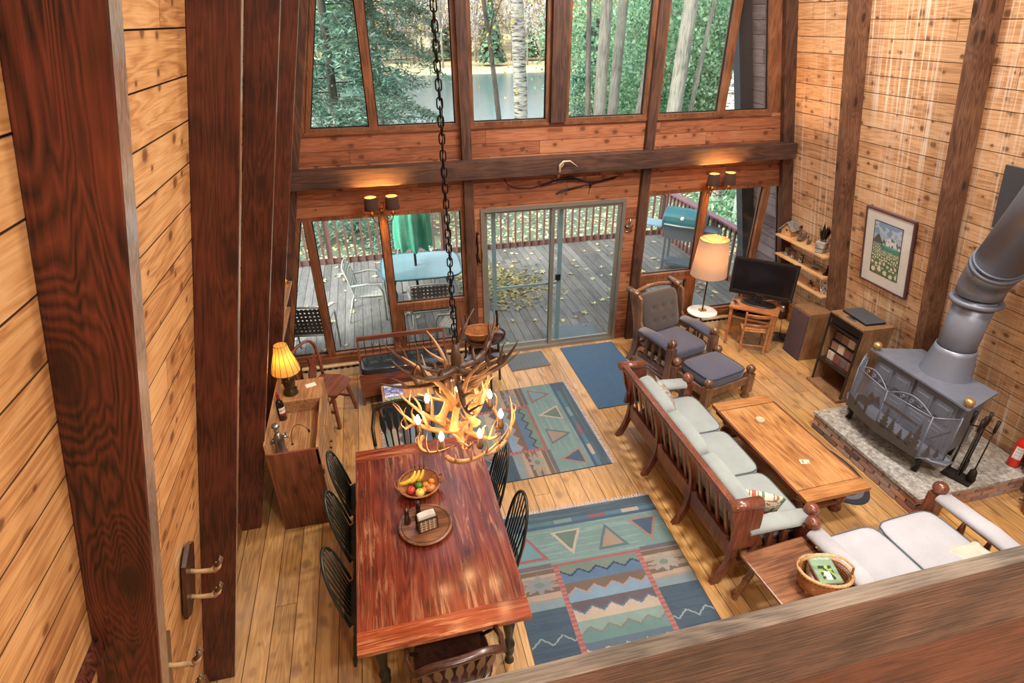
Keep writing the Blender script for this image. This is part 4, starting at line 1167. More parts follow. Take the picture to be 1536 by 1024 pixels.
# chain: separate links up to the roof
b = B(); z = 2.31; i = 0
while z < 7.2:
    L_, W_ = .058, .015
    pts = []
    for k in range(17):
        a = 2*pi*k/16; xx = W_*cos(a); zz = (L_/2-W_)*(1 if sin(a) > 0 else -1)+W_*sin(a) if abs(sin(a)) > 1e-3 else 0
        pts.append((xx, 0, z+L_/2-.004+zz) if i % 2 == 0 else (0, xx, z+L_/2-.004+zz))
    b.tube(pts, .0042, 5, False); z += L_-.0145; i += 1
b.obj('chain', 'blacksteel', ch)
b = B(); b.tube([(.012*sin(zz*9), .012*cos(zz*7), zz) for zz in [2.3+.1*k for k in range(49)]], .0028, 5); b.obj('cord', 'blacksteel', ch)
b = B(); b.lathe([(0, 7.2), (.06, 7.2), (.05, 7.25), (.015, 7.28), (.015, 7.9), (0, 7.9)]); b.obj('ceiling_canopy', 'blacksteel', ch)
# ------------------------------------------------------------------ sitting group
def ballpost(b, x, y, z0, z1, r=.04, sq=True):
    """turned foot, square block and ball finial"""
    b.lathe([(0, z0), (r*.8, z0), (r*1.05, z0+.03), (r*.6, z0+.05), (r*.9, z0+.07), (r*.7, z0+.09)], (x, y, 0), 14)
    b.box((x, y, (z0+.09+z1-.1)/2), (r*1.9, r*1.9, z1-z0-.19), bev=.008)
    b.lathe([(r*.8, z1-.105), (r*.55, z1-.095), (r*.6, z1-.085)], (x, y, 0), 14)
    b.ball((x, y, z1-.045), r*1.12, n=14)
def bigarm(t, side, y0, y1, x, ztop, wm, fm, name='arm'):
    """side frame: padded arm with balusters below. runs along y from back y0 to front y1"""
    b = B(); b.tube([(x, y0, ztop-.02), (x, (y0+y1)/2, ztop), (x, y1+.02, ztop-.02)], [.04, .047, .045], 16, True, 1.75, up=(1, 0, 0)); b.obj('arm_pad', fm, t)
    b = B(); b.box((x, (y0+y1)/2, ztop-.055), (.07, abs(y1-y0)+.06, .035), bev=.006);     b.box((x, y1-.015, ztop-.02), (.075, .09, .06), bev=.012); o = b.obj('arm_frame', wm, t)
    b = B(); b.box((x, (y0+y1)/2, .2), (.045, abs(y1-y0)+.04, .07), bev=.006); b.obj('side_rail', wm, t)
    for i in range(3):
        y = y0+(y1-y0)*(.22+.26*i); b = B(); b.lathe([(.018, .235), (.032, .26), (.034, .3), (.018, .32), (.028, .36), (.03, .4), (.016, ztop-.1), (.014, ztop-.07)], (x, y, 0), 12); b.obj('arm_baluster', wm, o)
def settee(name, label, loc, rz, W, n, fm, backcush=True, D=.82, wm='sofawood', seatfab=None, sd=.62):
    """origin at the middle of the back on the floor, faces +y; width along x"""
    t = T(name, label, 'sofa' if n > 1 else 'armchair', loc, rz)
    hx = W/2
    # curved back legs / uprights
    ups = [-hx+.03+(W-.06)*i/n for i in range(n+1)]
    for x in ups:
        p = bez((0, -.1, 0), (0, .06, .25), (0, .06, .45), (0, -.09, .9), 8); q = bez((0, -.03, 0), (0, .115, .25), (0, .11, .45), (0, -.045, .9), 8)
        b = B(); poly = [(a.y, a.z) for a in p]+[(a.y, a.z) for a in reversed(q)]
        b.prism(poly, -.022, .022, Matrix.Translation((x, 0, 0)) @ Matrix(((0, 0, 1, 0), (1, 0, 0, 0), (0, 1, 0, 0), (0, 0, 0, 1)))); b.obj('leg', wm, t)
    b = B(); b.box((0, -.07, .905), (W+.02, .06, .05), bev=.012); b.obj('top_rail', wm, t)
    b = B(); b.box((0, .045, .33), (W-.03, .035, .17), bev=.006); b.obj('back_apron', wm, t)
    for i in range(n):
        for j in range(4):
            x = ups[i]+(ups[i+1]-ups[i])*(j+1)/5
            b = B(); b.bar((x, .06, .41), (x, -.045, .885), .045, .014, (0, 1, 0), .003); b.obj('slat', wm, t)
    # scrolled end wings
    for s in (-1, 1):
        x = s*(hx-.0)
        poly = [(-.02, .42), (.27, .42), (.245, .5), (.2, .56), (.2, .7), (.19, .84), (.12, .9), (-.09, .9), (-.05, .7), (.0, .55)]
        b = B(); b.prism(poly, -.02, .02, Matrix.Translation((x, 0, 0)) @ Matrix(((0, 0, 1, 0), (1, 0, 0, 0), (0, 1, 0, 0), (0, 0, 0, 1))))
        b.tube([(x, -.12, .905), (x, .16, .895)], .05, 16, True, .8); b.obj('wing', wm, t)
    for s in (-1, 1):
        bigarm(t, s, .12, D-.08, s*(hx-.03), .6, wm, fm)
        b = B(); ballpost(b, s*(hx-.03), D-.02, 0, .69, .054); b.obj('front_post', wm, t)
    b = B(); b.box((0, D-.05, .27), (W-.1, .035, .13), bev=.006); b.box((0, D-.05, .08), (W-.1, .03, .04), bev=.006); b.obj('front_rail', wm, t)
    b = B(); b.box((0, D/2, .3), (W-.12, D-.14, .03)); b.obj('deck_board', wm, t)
    cw = (W-.16)/n
    for i in range(n):
        x = -W/2+.08+cw*(i+.5)
        b = B(); b.cushion((x, .15+sd/2, .39), (cw-.008, sd, .13), 7, .22, 12); c = b.obj('seat_cushion', seatfab or fm, t)
        b = B()
        for zz in (.335, .44):
            e = 7; P = []
            for k in range(41):
                a = 2*pi*k/40; f = (abs(cos(a))**e+abs(sin(a))**e)**(-1/e); P.append((x+cos(a)*f*(cw-.012)/2, (.15+sd/2)+sin(a)*f*(sd/2-.003), zz))
            b.tube(P, .0055, 5)
        b.obj('piping', 'grillgrey', c)
        if backcush:
            b = B(); b.cushion((x, .15, .64), (cw-.01, .16, .42), 5, .0, 12, Matrix.Rotation(radians(14), 3, 'X')); b.obj('back_cushion', fm, t)
    return t
settee('long_sofa', 'three seat wooden sofa with slatted back and grey green cushions', (2.42, 3.67, 0), radians(-90), 2.06, 3, 'sagefab', D=.72)
settee('short_sofa', 'two seat wooden sofa with white cushions, partly behind the loft rail', (3.735, 1.60, 0), radians(3), 1.36, 2, 'whitefab', D=1.0, sd=.82)
def floral(x, y):
    r = mnoise.noise(V((x*14, y*14, 7))); q = mnoise.noise(V((x*20+5, y*20, 1)))
    if r > .32: return '#a4574c'
    if q > .3: return '#5d7a63'
    if abs(r) < .05: return '#8a6f58'
    return '#cfc4ae'
M['floral'] = vcol('printed_cotton', .9, .3, 300)
def pillow(label, loc, rot, w, h, fn, mat='floral'):
    t = T('throw_pillow', label, 'pillow', loc, rot[2])
    R = Matrix.Rotation(rot[0], 4, 'X') @ Matrix.Rotation(rot[1], 4, 'Y')
    b = B(R)
    for s in (-1, 1):
        b.grid(lambda u, v: ((u-.5)*w*(1-.06*sin(pi*v)), (v-.5)*h*(1-.06*sin(pi*u)), s*.075*(sin(pi*u)*sin(pi*v))**.45), 36, 36, True, lambda u, v: fn(u*w, v*h), s < 0)
    b.obj('cover', mat, t)
pillow('floral printed throw pillow leaning at the near end of the long sofa', (2.8, 2.92, .56), (radians(64), 0, radians(150)), .4, .38, floral)
pillow('grey patterned throw pillow at the far end of the long sofa', (2.73, 4.42, .6), (radians(62), 0, radians(75)), .4, .38, lambda x, y: '#7b746c' if mnoise.noise(V((x*26, y*26, 3))) > .05 else '#a09a90')

# coffee table
t = T('coffee_table', 'long honey pine coffee table with turned legs in front of the sofa', 'table', (3.66, 3.675, 0), radians(1))
b = B()
for i in range(4): b.box((-.33+.0825+i*.165, 0, .415), (.1635, 1.22, .03), bev=.0015)
b.obj('tabletop', 'coffee', t)
for s in (-1, 1):
    b = B(); b.box((0, s*.685, .415), (.68, .13, .045), bev=.008); b.obj('breadboard_end', 'coffee_x', t)
for s in (-1, 1):
    b = B(); b.box((s*.335, 0, .405), (.035, 1.3, .05), bev=.012); b.obj('edge_rail', 'sofawood_y', t)
for sx in (-1, 1):
    for sy in (-1, 1):
        b = B(); b.lathe([(0, 0), (.04, 0), (.055, .03), (.055, .06), (.03, .08), (.035, .1), (.055, .15), (.062, .2), (.045, .24), (.03, .26), (.055, .29), (.06, .33), (.04, .37), (.04, .395)], (sx*.24, sy*.56, 0), 16); b.obj('leg', 'sofawood', t)
b = B(); b.box((0, 0, .12), (.06, 1.1, .035), bev=.006)
for s in (-1, 1): b.box((0, s*.56, .12), (.46, .06, .035), bev=.006)
b.obj('stretcher', 'sofawood_y', t)
b = B(); b.lathe([(0, 0), (.045, 0), (.047, .008), (.045, .016), (.047, .02), (.045, .03), (.03, .033), (.028, .03), (0, .03)], n=24); one(b, 'coaster_stack', 'cream', 'round stack of pale coasters on the coffee table', 'coaster', (3.63, 4.03, .43))
t = T('matchbook', 'small green and cream card lying on the coffee table', 'card', (3.66, 3.37, .4305), radians(-15))
b = B(); b.grid(lambda u, v: ((u-.5)*.09, (v-.5)*.055, .005), 30, 20, False, lambda u, v: '#6f8a66' if .15 < u < .45 and .2 < v < .8 else ('#b9a05c' if u > .62 and v < .4 else '#ddd8c0')); b.obj('printed_cover', 'vc', t)
b = B(); b.box((0, 0, .0022), (.09, .055, .0045)); b.obj('body', 'paper', t)

# armchair
t = T('armchair', 'wooden armchair with tufted brown back and blue grey seat by the window', 'armchair', (3.555, 5.98, 0), radians(14.4+180))
# local +y faces the front of the chair
W = .70
for s in (-1, 1):
    p = bez((0, -.34, 0), (0, -.18, .25), (0, -.18, .5), (0, -.40, 1.0), 8); q = bez((0, -.26, 0), (0, -.09, .25), (0, -.08, .5), (0, -.3, 1.0), 8)
    b = B(); b.prism([(a.y, a.z) for a in p]+[(a.y, a.z) for a in reversed(q)], -.02, .02, Matrix.Translation((s*W/2, 0, 0)) @ Matrix(((0, 0, 1, 0), (1, 0, 0, 0), (0, 1, 0, 0), (0, 0, 0, 1)))); b.obj('leg', 'armwood', t)
    poly = [(-.12, .45), (.0, .45), (-.04, .55), (-.12, .65), (-.13, .82), (-.16, .96), (-.26, 1.02), (-.42, 1.02), (-.3, .8), (-.18, .6)]
    b = B(); b.prism(poly, -.018, .018, Matrix.Translation((s*(W/2), 0, 0)) @ Matrix(((0, 0, 1, 0), (1, 0, 0, 0), (0, 1, 0, 0), (0, 0, 0, 1))))
    b.tube([(s*W/2, -.44, 1.015), (s*W/2, -.22, 1.0)], .04, 14, True, .8); b.obj('wing', 'armwood', t)
    bigarm(t, s, -.08, .42, s*W/2, .58, 'armwood', 'bluefab')
    b = B(); ballpost(b, s*W/2, .48, 0, .67, .05); b.obj('front_post', 'armwood', t)
    b = B(); b.lathe([(.014, -.36), (.022, -.3), (.016, -.25), (.024, -.1), (.024, .1), (.016, .25), (.022, .3), (.014, .36)], (s*W/2, .1, .09), 10, (0, 1, 0)); b.obj('side_stretcher', 'armwood', t)
pts = [(-W/2+.03+(W-.06)*i/12, -.36, .97+.05*sin(pi*i/12)) for i in range(13)]
b = B(); b.tube(pts, .022, 8, True, 1.3); b.obj('crest_rail', 'armwood', t)
b = B(); b.box((0, .45, .27), (W-.06, .03, .1), bev=.006); b.box((0, -.17, .3), (W-.06, .03, .1)); b.box((0, .14, .31), (W-.06, .58, .03)); b.obj('seat_frame', 'armwood', t)
b = B(); b.cushion((0, .17, .395), (W-.1, .6, .14), 7, .2, 12); b.obj('seat_cushion', 'bluefab', t)
dm = [(x, y, .022, .55) for x, y in ((-.5, .45), (0, .45), (.5, .45), (-.5, -.2), (0, -.2), (.5, -.2))]
R_ = Matrix.Rotation(radians(-90+18), 3, 'X')
b = B(); b.cushion((0, -.2, .72), (W-.11, .54, .14), 6, .25, 22, Matrix.Rotation(radians(108), 3, 'X') @ Matrix.Rotation(pi, 3, 'Z') @ Matrix.Rotation(pi, 3, 'Y'), dm); bc = b.obj('back_cushion', 'brownfab', t)
# ottoman
t = T('ottoman', 'square footstool with blue grey cushion and four ball posts', 'ottoman', (3.775, 5.165, 0), radians(13.5))
for sx in (-1, 1):
    for sy in (-1, 1):
        b = B(); ballpost(b, sx*.34, sy*.27, 0, .455, .05); b.obj('leg', 'armwood', t)
b = B()
for s in (-1, 1): b.box((0, s*.27, .25), (.6, .028, .1), bev=.005); b.box((s*.34, 0, .25), (.028, .46, .1), bev=.005)
b.box((0, 0, .27), (.62, .5, .02)); b.obj('frame', 'armwood', t)
b = B(); b.lathe([(.014, -.3), (.022, -.2), (.014, -.12), (.02, 0), (.014, .12), (.022, .2), (.014, .3)], (-.34, 0, .1), 10, (0, 1, 0)); b.obj('stretcher', 'armwood', t)
b = B(); b.cushion((0, 0, .355), (.6, .52, .14), 7, .12, 12); c = b.obj('cushion', 'bluefab', t)
b = B()
for zz in (.3, .41):
    P = []
    for k in range(41):
        a = 2*pi*k/40; f = (abs(cos(a))**7+abs(sin(a))**7)**(-1/7); P.append((cos(a)*f*.298, sin(a)*f*.258, zz))
    b.tube(P, .005, 5)
b.obj('piping', 'navy', c)

# side table with the magazine basket
t = T('side_table', 'small brown table with turned splayed legs beside the loft rail', 'table', (2.73, 2.2, 0), radians(4))
b = B(); b.box((0, 0, .487), (.6, .68, .026), bev=.011); b.obj('tabletop', 'oakwood', t)
b = B()
for s in (-1, 1): b.box((s*.23, 0, .44), (.02, .5, .07)); b.box((0, s*.25, .44), (.46, .02, .07))
b.obj('apron', 'oakwood', t)
for sx in (-1, 1):
    for sy in (-1, 1):
        b = B(); b.lathe([(0, 0), (.02, 0), (.026, .02), (.016, .04), (.024, .07), (.02, .1), (.028, .13), (.022, .2), (.03, .25), (.022, .29), (.03, .32), (.024, .36), (.026, .43), (.026, .475)], (sx*.27, sy*.31, .003), 14, (-sx*.12, -sy*.14, 1)); b.obj('leg', 'oakwood', t)
t = T('magazine_basket', 'pale bentwood basket of books on the small brown table', 'basket', (2.8, 2.13, .5), radians(-25))
b = B(); P = lambda r, z: [(r*.17*cos(a), r*.125*sin(a), z) for a in [2*pi*k/40 for k in range(41)]]
for k in range(7): b.tube(P(.86+.02*k, .015+.02*k), .0085, 6)
b.box((0, 0, .006), (.24, .17, .01)); b.obj('body', 'wicker', t)
b = B(); b.tube(P(1.06, .165), .012, 8); o = b.obj('rim', 'wickerpale', t)
b = B()
for k in range(44):
    a = 2*pi*k/44; c = V((1.06*.17*cos(a), 1.06*.125*sin(a), .165)); b.tube([c+V((cos(a)*.014, sin(a)*.014, -.01)), c+V((0, 0, .016)), c+V((-cos(a)*.014, -sin(a)*.014, -.01))], .004, 4)
b.obj('binding', 'wickerpale', o)
b = B(); b.tube([(-.178, 0, .15), (-.17, 0, .24), (-.09, 0, .31), (0, 0, .33), (.09, 0, .31), (.17, 0, .24), (.178, 0, .15)], .014, 8, True, .5); b.obj('handle', 'wickerpale', t)
def cover(u, v):
    if u < .03 or u > .97 or v < .03 or v > .97: return '#6d8a74'
    if .22 < u < .8 and .12 < v < .6:
        r = mnoise.noise(V((u*8, v*8, 2)))
        return '#e6e8e0' if abs(u-.5) < .12 and v < .4 else ('#8fae5a' if r > 0 else '#2f3a2c')
    return '#7c9a80'
t = T('book', 'green covered book facing up in the bentwood basket', 'book', (2.805, 2.145, .66), radians(-22))
t.rotation_euler = (radians(10), radians(4), radians(-8))
b = B(); b.box((0, 0, 0), (.17, .215, .018), bev=.001); b.obj('pages', 'paper', t)
b = B(); b.grid(lambda u, v: ((u-.5)*.174, (v-.5)*.22, .0102), 40, 50, False, cover); b.obj('cover', 'vcgloss', t)
text('title_lettering', 'The Moose', .03, 'paper', t, Matrix.Translation((0, .075, .0112)))
t = T('book', 'book with pale stone patterned spine beside the green book', 'book', (2.745, 2.155, .585), radians(-25))
b = B(); b.grid(lambda u, v: ((u-.5)*.05, (v-.5)*.2, .035), 10, 40, False, lambda u, v: '#6f5348' if (v*5) % 1 < .12 else '#b59a8c'); b.box((0, 0, 0), (.05, .2, .068)); b.obj('cover', 'vc', t)
# blanket on the short sofa
t = T('blanket', 'cream blanket crumpled on the right seat cushion of the white sofa', 'blanket', (4.2, 2.03, .462), radians(10))
b = B()
def bl(u, v):
    x = (u-.5)*.32; y = (v-.5)*.36
    h = .035+.035*mnoise.noise(V((x*7, y*7, 1)))+.02*mnoise.noise(V((x*18, y*10, 5)))
    e = min(u, 1-u, v, 1-v); h *= min(1, e*8)
    return (x*(1+.1*sin(v*7)), y*(1+.12*sin(u*6)), h)
b.grid(bl, 40, 40); b.obj('cloth', 'blanket', t)

# floor lamp with marble tray
t = T('floor_lamp', 'floor lamp with drum shade and round white marble tray', 'lamp', (4.29, 6.36, 0))
b = B(); b.lathe([(0, 0), (.14, 0), (.14, .012), (.03, .03), (.012, .05), (0, .05)], n=24); b.obj('foot', 'brass', t)
b = B(); b.cyl((0, 0, .03), (0, 0, 1.5), .011); b.obj('pole', 'dkbrown', t)
b = B(); b.lathe([(0, .49), (.19, .49), (.205, .5), (.205, .512), (.19, .518), (0, .518)], n=32); b.obj('tray', 'marble', t)
b = B(); b.box((0, 0, .53), (.09, .07, .025), bev=.006); b.obj('switch_box', 'brass', t)
b = B(); b.lathe([(.24, 1.06), (.19, 1.57)], n=36); b.lathe([(.24, 1.06), (.243, 1.065)], n=36); so = b.obj('shade', 'floorshade', t)
b = B(); b.tube([(.24*cos(a), .24*sin(a), 1.062) for a in [2*pi*k/36 for k in range(37)]], .004, 5); b.tube([(.19*cos(a), .19*sin(a), 1.568) for a in [2*pi*k/36 for k in range(37)]], .004, 5)
for k in range(3):
    a = 2*pi*k/3; b.cyl((0, 0, 1.5), (.19*cos(a), .19*sin(a), 1.565), .003, None, 5)
b.obj('shade_wire', 'brass', so)
b = B(); b.ball((0, 0, 1.33), .035); b.obj('bulb', 'bulbfl', t)

# television corner
A = radians(-43)
t = T('tv_table', 'small orange brown desk under the television', 'desk', (5.0, 6.18, 0), A)
b = B(); b.box((0, 0, .585), (.64, .4, .025), bev=.006); b.obj('tabletop', 'tvwood', t)
for sx in (-1, 1):
    for sy in (-1, 1):
        b = B(); b.box((sx*.285, sy*.165, .287), (.04, .04, .574), bev=.004); b.obj('leg', 'tvwood', t)
b = B()
for s in (-1, 1): b.box((0, s*.175, .54), (.53, .015, .07)) if s > 0 else None; b.box((s*.29, 0, .5), (.015, .3, .15))
b.box((0, .0, .43), (.55, .33, .015)); b.obj('apron', 'tvwood', t)
b = B(); b.box((0, 0, .03), (.42, .25, .06), bev=.006); o = one(b, 'video_player', 'black', 'black player box in the open shelf of the small desk', 'player', (5.0, 6.18, .4375), A)
t = T('television', 'black flat screen television on the small desk', 'television', (5.06, 6.21, .5975), A)
b = B(); b.lathe([(0, 0), (.24, 0), (.24, .01), (.2, .018), (0, .02)], n=32, sy=.55); b.box((0, 0, .07), (.09, .05, .11), bev=.01); b.obj('stand', 'black', t)
b = B(); b.box((0, 0, .375), (.83, .055, .53), bev=.012); b.box((0, .05, .36), (.55, .06, .35), bev=.02); b.obj('housing', 'black', t)
b = B(); b.box((0, -.0285, .395), (.745, .003, .43)); b.obj('screen', 'screen', t)
b = B(); b.box((0, -.0285, .166), (.72, .003, .004)); b.box((.39, -.0285, .39), (.003, .003, .44)); b.obj('trim_line', 'pewter', t)
text('brand_mark', 'Polaroid', .026, 'steel', t, Matrix.Translation((0, -.0315, .145)) @ Matrix.Rotation(radians(90), 4, 'X'))
b = B(); b.lathe([(0, 0), (.011, 0), (0, .001)], (.385, -.029, .135), 12, (0, -1, 0)); b.obj('power_button', 'pewter', t)
t = T('remote_control', 'grey remote control at the left edge of the television desk', 'remote', (4.77, 6.32, .5975), radians(70)); b = B(); b.box((0, 0, .01), (.14, .05, .018), bev=.005); b.obj('case', 'steel', t)
b = B()
for i in range(6):
    for j in range(3): b.box((-.05+i*.018, -.014+j*.014, .0195), (.009, .008, .003))
b.obj('keypad', 'black', t)
b = B(); b.lathe([(0, 0), (.028, 0), (.03, .02), (.024, .06), (.026, .075), (0, .078)]); one(b, 'small_jar', 'steel', 'little silver jar at the right end of the television desk', 'jar', (5.245, 5.93, .5975))
t = T('child_chair', 'small wooden ladder back chair in front of the television desk', 'chair', (4.93, 6.02, 0), radians(-28))
b = B(); b.cushion((0, .04, .33), (.34, .32, .025), 6, .1, 8); b.obj('seat', 'honey', t)
for s in (-1, 1):
    b = B(); b.bar((s*.155, -.14, 0), (s*.16, -.16, .63), .026, .026, (0, 1, 0), .004); b.obj('leg', 'tvwood', t)
    b = B(); b.bar((s*.15, .16, 0), (s*.15, .16, .32), .026, .026, (0, 1, 0), .004); b.obj('leg', 'tvwood', t)
for z in (.44, .58):
    b = B(); b.tube([(-.16, -.155-.0, z), (0, -.175, z), (.16, -.155, z)], .011, 8, True, 2.6, up=(0, 0, 1)); b.obj('back_slat', 'tvwood', t)
b = B(); b.cyl((-.155, -.145, .13), (.155, -.145, .13), .009); b.cyl((-.152, .16, .1), (.152, .16, .1), .009)
for s in (-1, 1): b.cyl((s*.153, -.145, .16), (s*.15, .16, .16), .009)
b.obj('stretcher', 'tvwood', t)
# speaker
t = T('loudspeaker', 'floor standing wood veneer loudspeaker with dark grille beside the shelves', 'speaker', (5.545, 5.72, 0), radians(-3))
b = B(); b.box((.01, 0, .35), (.34, .34, .7), bev=.004); b.obj('cabinet', 'speaker', t)
b = B(); b.box((-.17, 0, .345), (.022, .33, .66), bev=.008); b.obj('grille', plain('speaker_grille', '#4b3d44', .9, 0, .1, 60), t)
text('brand_mark', 'SONY', .02, 'steel', t, Matrix.Translation((-.1815, .0, .64)) @ Matrix.Rotation(radians(-90), 4, 'Z') @ Matrix.Rotation(radians(90), 4, 'X'))
# stereo cabinet
t = T('stereo_cabinet', 'wood veneer stereo cabinet with open front beside the stove', 'cabinet', (5.42, 4.845, 0), radians(-2))
b = B()
b.box((.01, .255, .5), (.4, .022, .95)); b.box((.01, -.255, .5), (.4, .022, .95)); b.box((.01, 0, .985), (.42, .535, .024), bev=.003); b.box((-.02, 0, .02), (.48, .56, .04), bev=.004); b.obj('carcass', 'speaker', t)
b = B(); b.box((.2, 0, .5), (.012, .5, .94)); b.obj('back_panel', 'dkbrown', t)
for z, nm in ((.84, 'shelf'), (.36, 'shelf')):
    b = B(); b.box((.0, 0, z), (.36, .49, .018)); b.obj(nm, 'dkbrown', t)
b = B(); 
for s in (-1, 1): b.box((-.195, s*.255, .5), (.012, .024, .94))
b.box((-.2, 0, .968), (.012, .53, .02)); b.box((-.195, 0, .845), (.012, .49, .03)); b.box((-.195, 0, .36), (.012, .49, .03)); b.obj('edge_strip', 'black', t)
b = B(); b.box((5.4, 4.845, .91), (.33, .45, .08), bev=.003); one(b, 'receiver', 'black', 'black receiver in the top bay of the stereo cabinet', 'stereo')
cc = ('#8f6f62', '#a98876', '#6d5a58', '#b8a090', '#7a4f48', '#5a6070', '#c2b4a4', '#8a7a6a')
n = 0
for r, z in ((0, .369), (1, .50), (2, .63)):
    b = B(); b.box((5.43+.02*r, 4.845, z+.127-.008), (.24, .46, .008)); 
    if r < 2: one(b, 'divider_shelf', 'black', '%s thin black divider between the music case boxes' % ('lower' if r == 0 else 'upper'), 'shelf')
    else: b.bm.free()
    for i in range(4):
        me = 'case_%d' % ((i+r) % 4)
        if me not in M: M[me] = plain(me, cc[(i*2+r) % 8], .45, 0, .5, 30)
        b = B(); b.box((0, 0, .052), (.12, .1, .104), bev=.002)
        for k in range(5): b.box((-.0605, -.04+k*.02, .052), (.002, .003, .1))
        one(b, 'music_case_box', me, 'box of music cases in the stereo cabinet', 'media box', (5.36+.02*r, 4.685+.106*i, z), 0, 'boxes of music cases in the stereo cabinet')
t = T('laptop', 'closed black laptop on top of the stereo cabinet', 'laptop', (5.46, 4.86, .997), radians(-4))
b = B(); b.box((0, 0, .012), (.26, .4, .022), bev=.006); b.obj('base', 'black', t)
b = B(); b.box((0, 0, .027), (.262, .402, .008), bev=.003); b.obj('lid', 'shield', t)
t = T('remote_control', 'small silver remote beside the closed laptop', 'remote', (5.29, 4.86, .997), radians(86)); b = B(); b.box((0, 0, .008), (.12, .04, .015), bev=.004); b.obj('case', 'steel', t)
b = B()
for i in range(5):
    for j in range(2): b.box((-.04+i*.018, -.009+j*.016, .0165), (.01, .009, .003))
b.obj('keypad', 'black', t)
# cable tangle behind desk
b = B(); rr = random.Random(4)
for k in range(4):
    c = V((5.5, 6.15, .012)); pts = []
    for i in range(40):
        a = i*.55+k; r = .09+.06*sin(i*.37+k*2)
        pts.append(c+V((r*cos(a)*1.1, r*sin(a)*.8, abs(.05*sin(i*.8+k)))))
    b.tube(pts, .004, 5)
b.tube([(5.5, 6.15, .02), (5.6, 6.3, .3), (5.55, 6.4, .6)], .004, 5)
one(b, 'power_cable', 'black', 'tangled black cables on the floor between the desk and the loudspeaker', 'cable')
b = B(); rr = random.Random(4)
for k in range(4):
    c = V((5.62, 5.24, .012)); pts = []
    for i in range(36):
        a = i*.6+k; r = .06+.04*sin(i*.37+k*2)
        pts.append(c+V((r*cos(a), r*sin(a)*.8, .02+.0035*i+.02*sin(i*.8+k))))
    b.tube(pts, .004, 5)
one(b, 'power_cable', 'black', 'heap of black cables between the loudspeaker and the stereo cabinet', 'cable')

# shelves in the bay of the right wall
def shelfx(z): return rx(z)
for z, nm in ((1.44, 'top'), (1.15, 'middle'), (.87, 'lowest')):
    b = B(); x1 = rx(z)-.006; b.box((x1-.13, 6.19, z-.012), (.26, .98, .024), bev=.002); one(b, 'wall_shelf', 'shelf', '%s of the three pine shelves between two posts on the right wall' % nm, 'shelf')
def S(y, z, off=.13): return (rx(z)-off, y, z)
t = T('birdhouse', 'wooden birdhouse with bark roof at the left end of the top shelf', 'birdhouse', S(6.56, 1.44, .15), radians(-70))
b = B(); b.prism([(-.07, 0), (.07, 0), (.07, .1), (0, .19), (-.07, .1)], -.07, .07, XZ); b.obj('house', 'honey', t)
b = B(); b.lathe([(0, 0), (.015, 0), (0, .002)], (0, -.0705, .09), 12, (0, -1, 0)); b.obj('entrance', 'black', t)
b = B()
for s in (-1, 1): b.bar((0, 0, .205), (s*.1, 0, .085), .19, .014, (0, 0, 1))
b.obj('roof', 'bark_grey', t)
def goose(lab, y, s, head):
    t = T('goose_figurine', lab, 'figurine', S(y, 1.44, .13), radians(200)); t.scale = (s, s, s)
    b = B(); b.ball((0, 0, .05), .05, (1.5, .9, 1)); b.tube([(.05, 0, .07), (.06, 0, .13), (.055, 0, .17), (.065, 0, .19)], [.024, .014, .012, .016], 8); b.tube([(-.05, 0, .06), (-.1, 0, .085)], [.03, .004], 8); b.obj('body', 'pewter', t)
    b = B(); b.ball((.068, 0, .192), .018, (1.2, 1, 1), 8); b.tube([(.08, 0, .19), (.108, 0, .184)], [.008, .003], 6); b.obj('head', 'irondark', t)
goose('larger goose figurine on the top shelf beside the birdhouse', 6.32, 1.1, 0); goose('smaller goose figurine on the top shelf', 6.17, .6, 0)
t = T('feather_vase', 'square birch bark vase full of dark feathers on the top shelf', 'vase', S(5.86, 1.44, .2), radians(20))
b = B(); b.box((0, 0, .075), (.09, .09, .15), taper=1.35); b.obj('vase', 'birch', t)
b = B(); rr = random.Random(9)
for i in range(16):
    a = rr.uniform(0, 2*pi); l = rr.uniform(.16, .26); tip = V((cos(a)*.08, sin(a)*.08, .14+l)); m_ = V((cos(a)*.03, sin(a)*.03, .16)); w_ = V((-sin(a), cos(a), 0))*.016
    b.faces([m_, m_+(tip-m_)*.5+w_*1.2, tip, m_+(tip-m_)*.5-w_*1.2, m_+(tip-m_)*.5+V((0, 0, .006))], [(0, 1, 4), (1, 2, 4), (2, 3, 4), (3, 0, 4)])
b.obj('feathers', 'bottle', t)['kind'] = 'stuff'
def mug():
    t = T('pewter_mug', '', 'mug'); b = B(); b.lathe([(0, 0), (.036, 0), (.037, .008), (.033, .012), (.031, .09), (.034, .1), (.03, .1), (.028, .012), (0, .012)], n=20); b.obj('cup', 'pewter', t)
    b = B(); b.tube([(.032, 0, .085), (.055, 0, .085), (.062, 0, .055), (.05, 0, .025), (.034, 0, .025)], .005, 6); b.obj('handle', 'pewter', t); return t
mg = mug()
for i, (y, lab) in enumerate(((6.56, 'pewter mug at the left end of the middle shelf'), (6.42, 'middle one of the three pewter mugs on the middle shelf'), (6.26, 'rightmost of the three pewter mugs on the middle shelf'))):
    if i == 0: mg.location = S(y, 1.15, .17); mg.rotation_euler = (0, 0, radians(-60)); mg['label'] = lab; mg['group'] = 'pewter mugs on the middle shelf'
    else: dup(mg, S(y, 1.15, .17), radians(-60-8*i), lab, 'pewter mugs on the middle shelf')
t = T('fish_carving', 'flat grey green fish carving on the middle shelf', 'carving', S(6.0, 1.15, .14), radians(100))
b = B(); b.tube([(-.1, 0, .05), (-.06, 0, .05), (0, 0, .05), (.05, 0, .048), (.09, 0, .045), (.12, 0, .05)], [.02, .042, .05, .036, .012, .03], 12, True, .3, up=(0, 0, 1)); b.obj('body', 'pewterg', t)
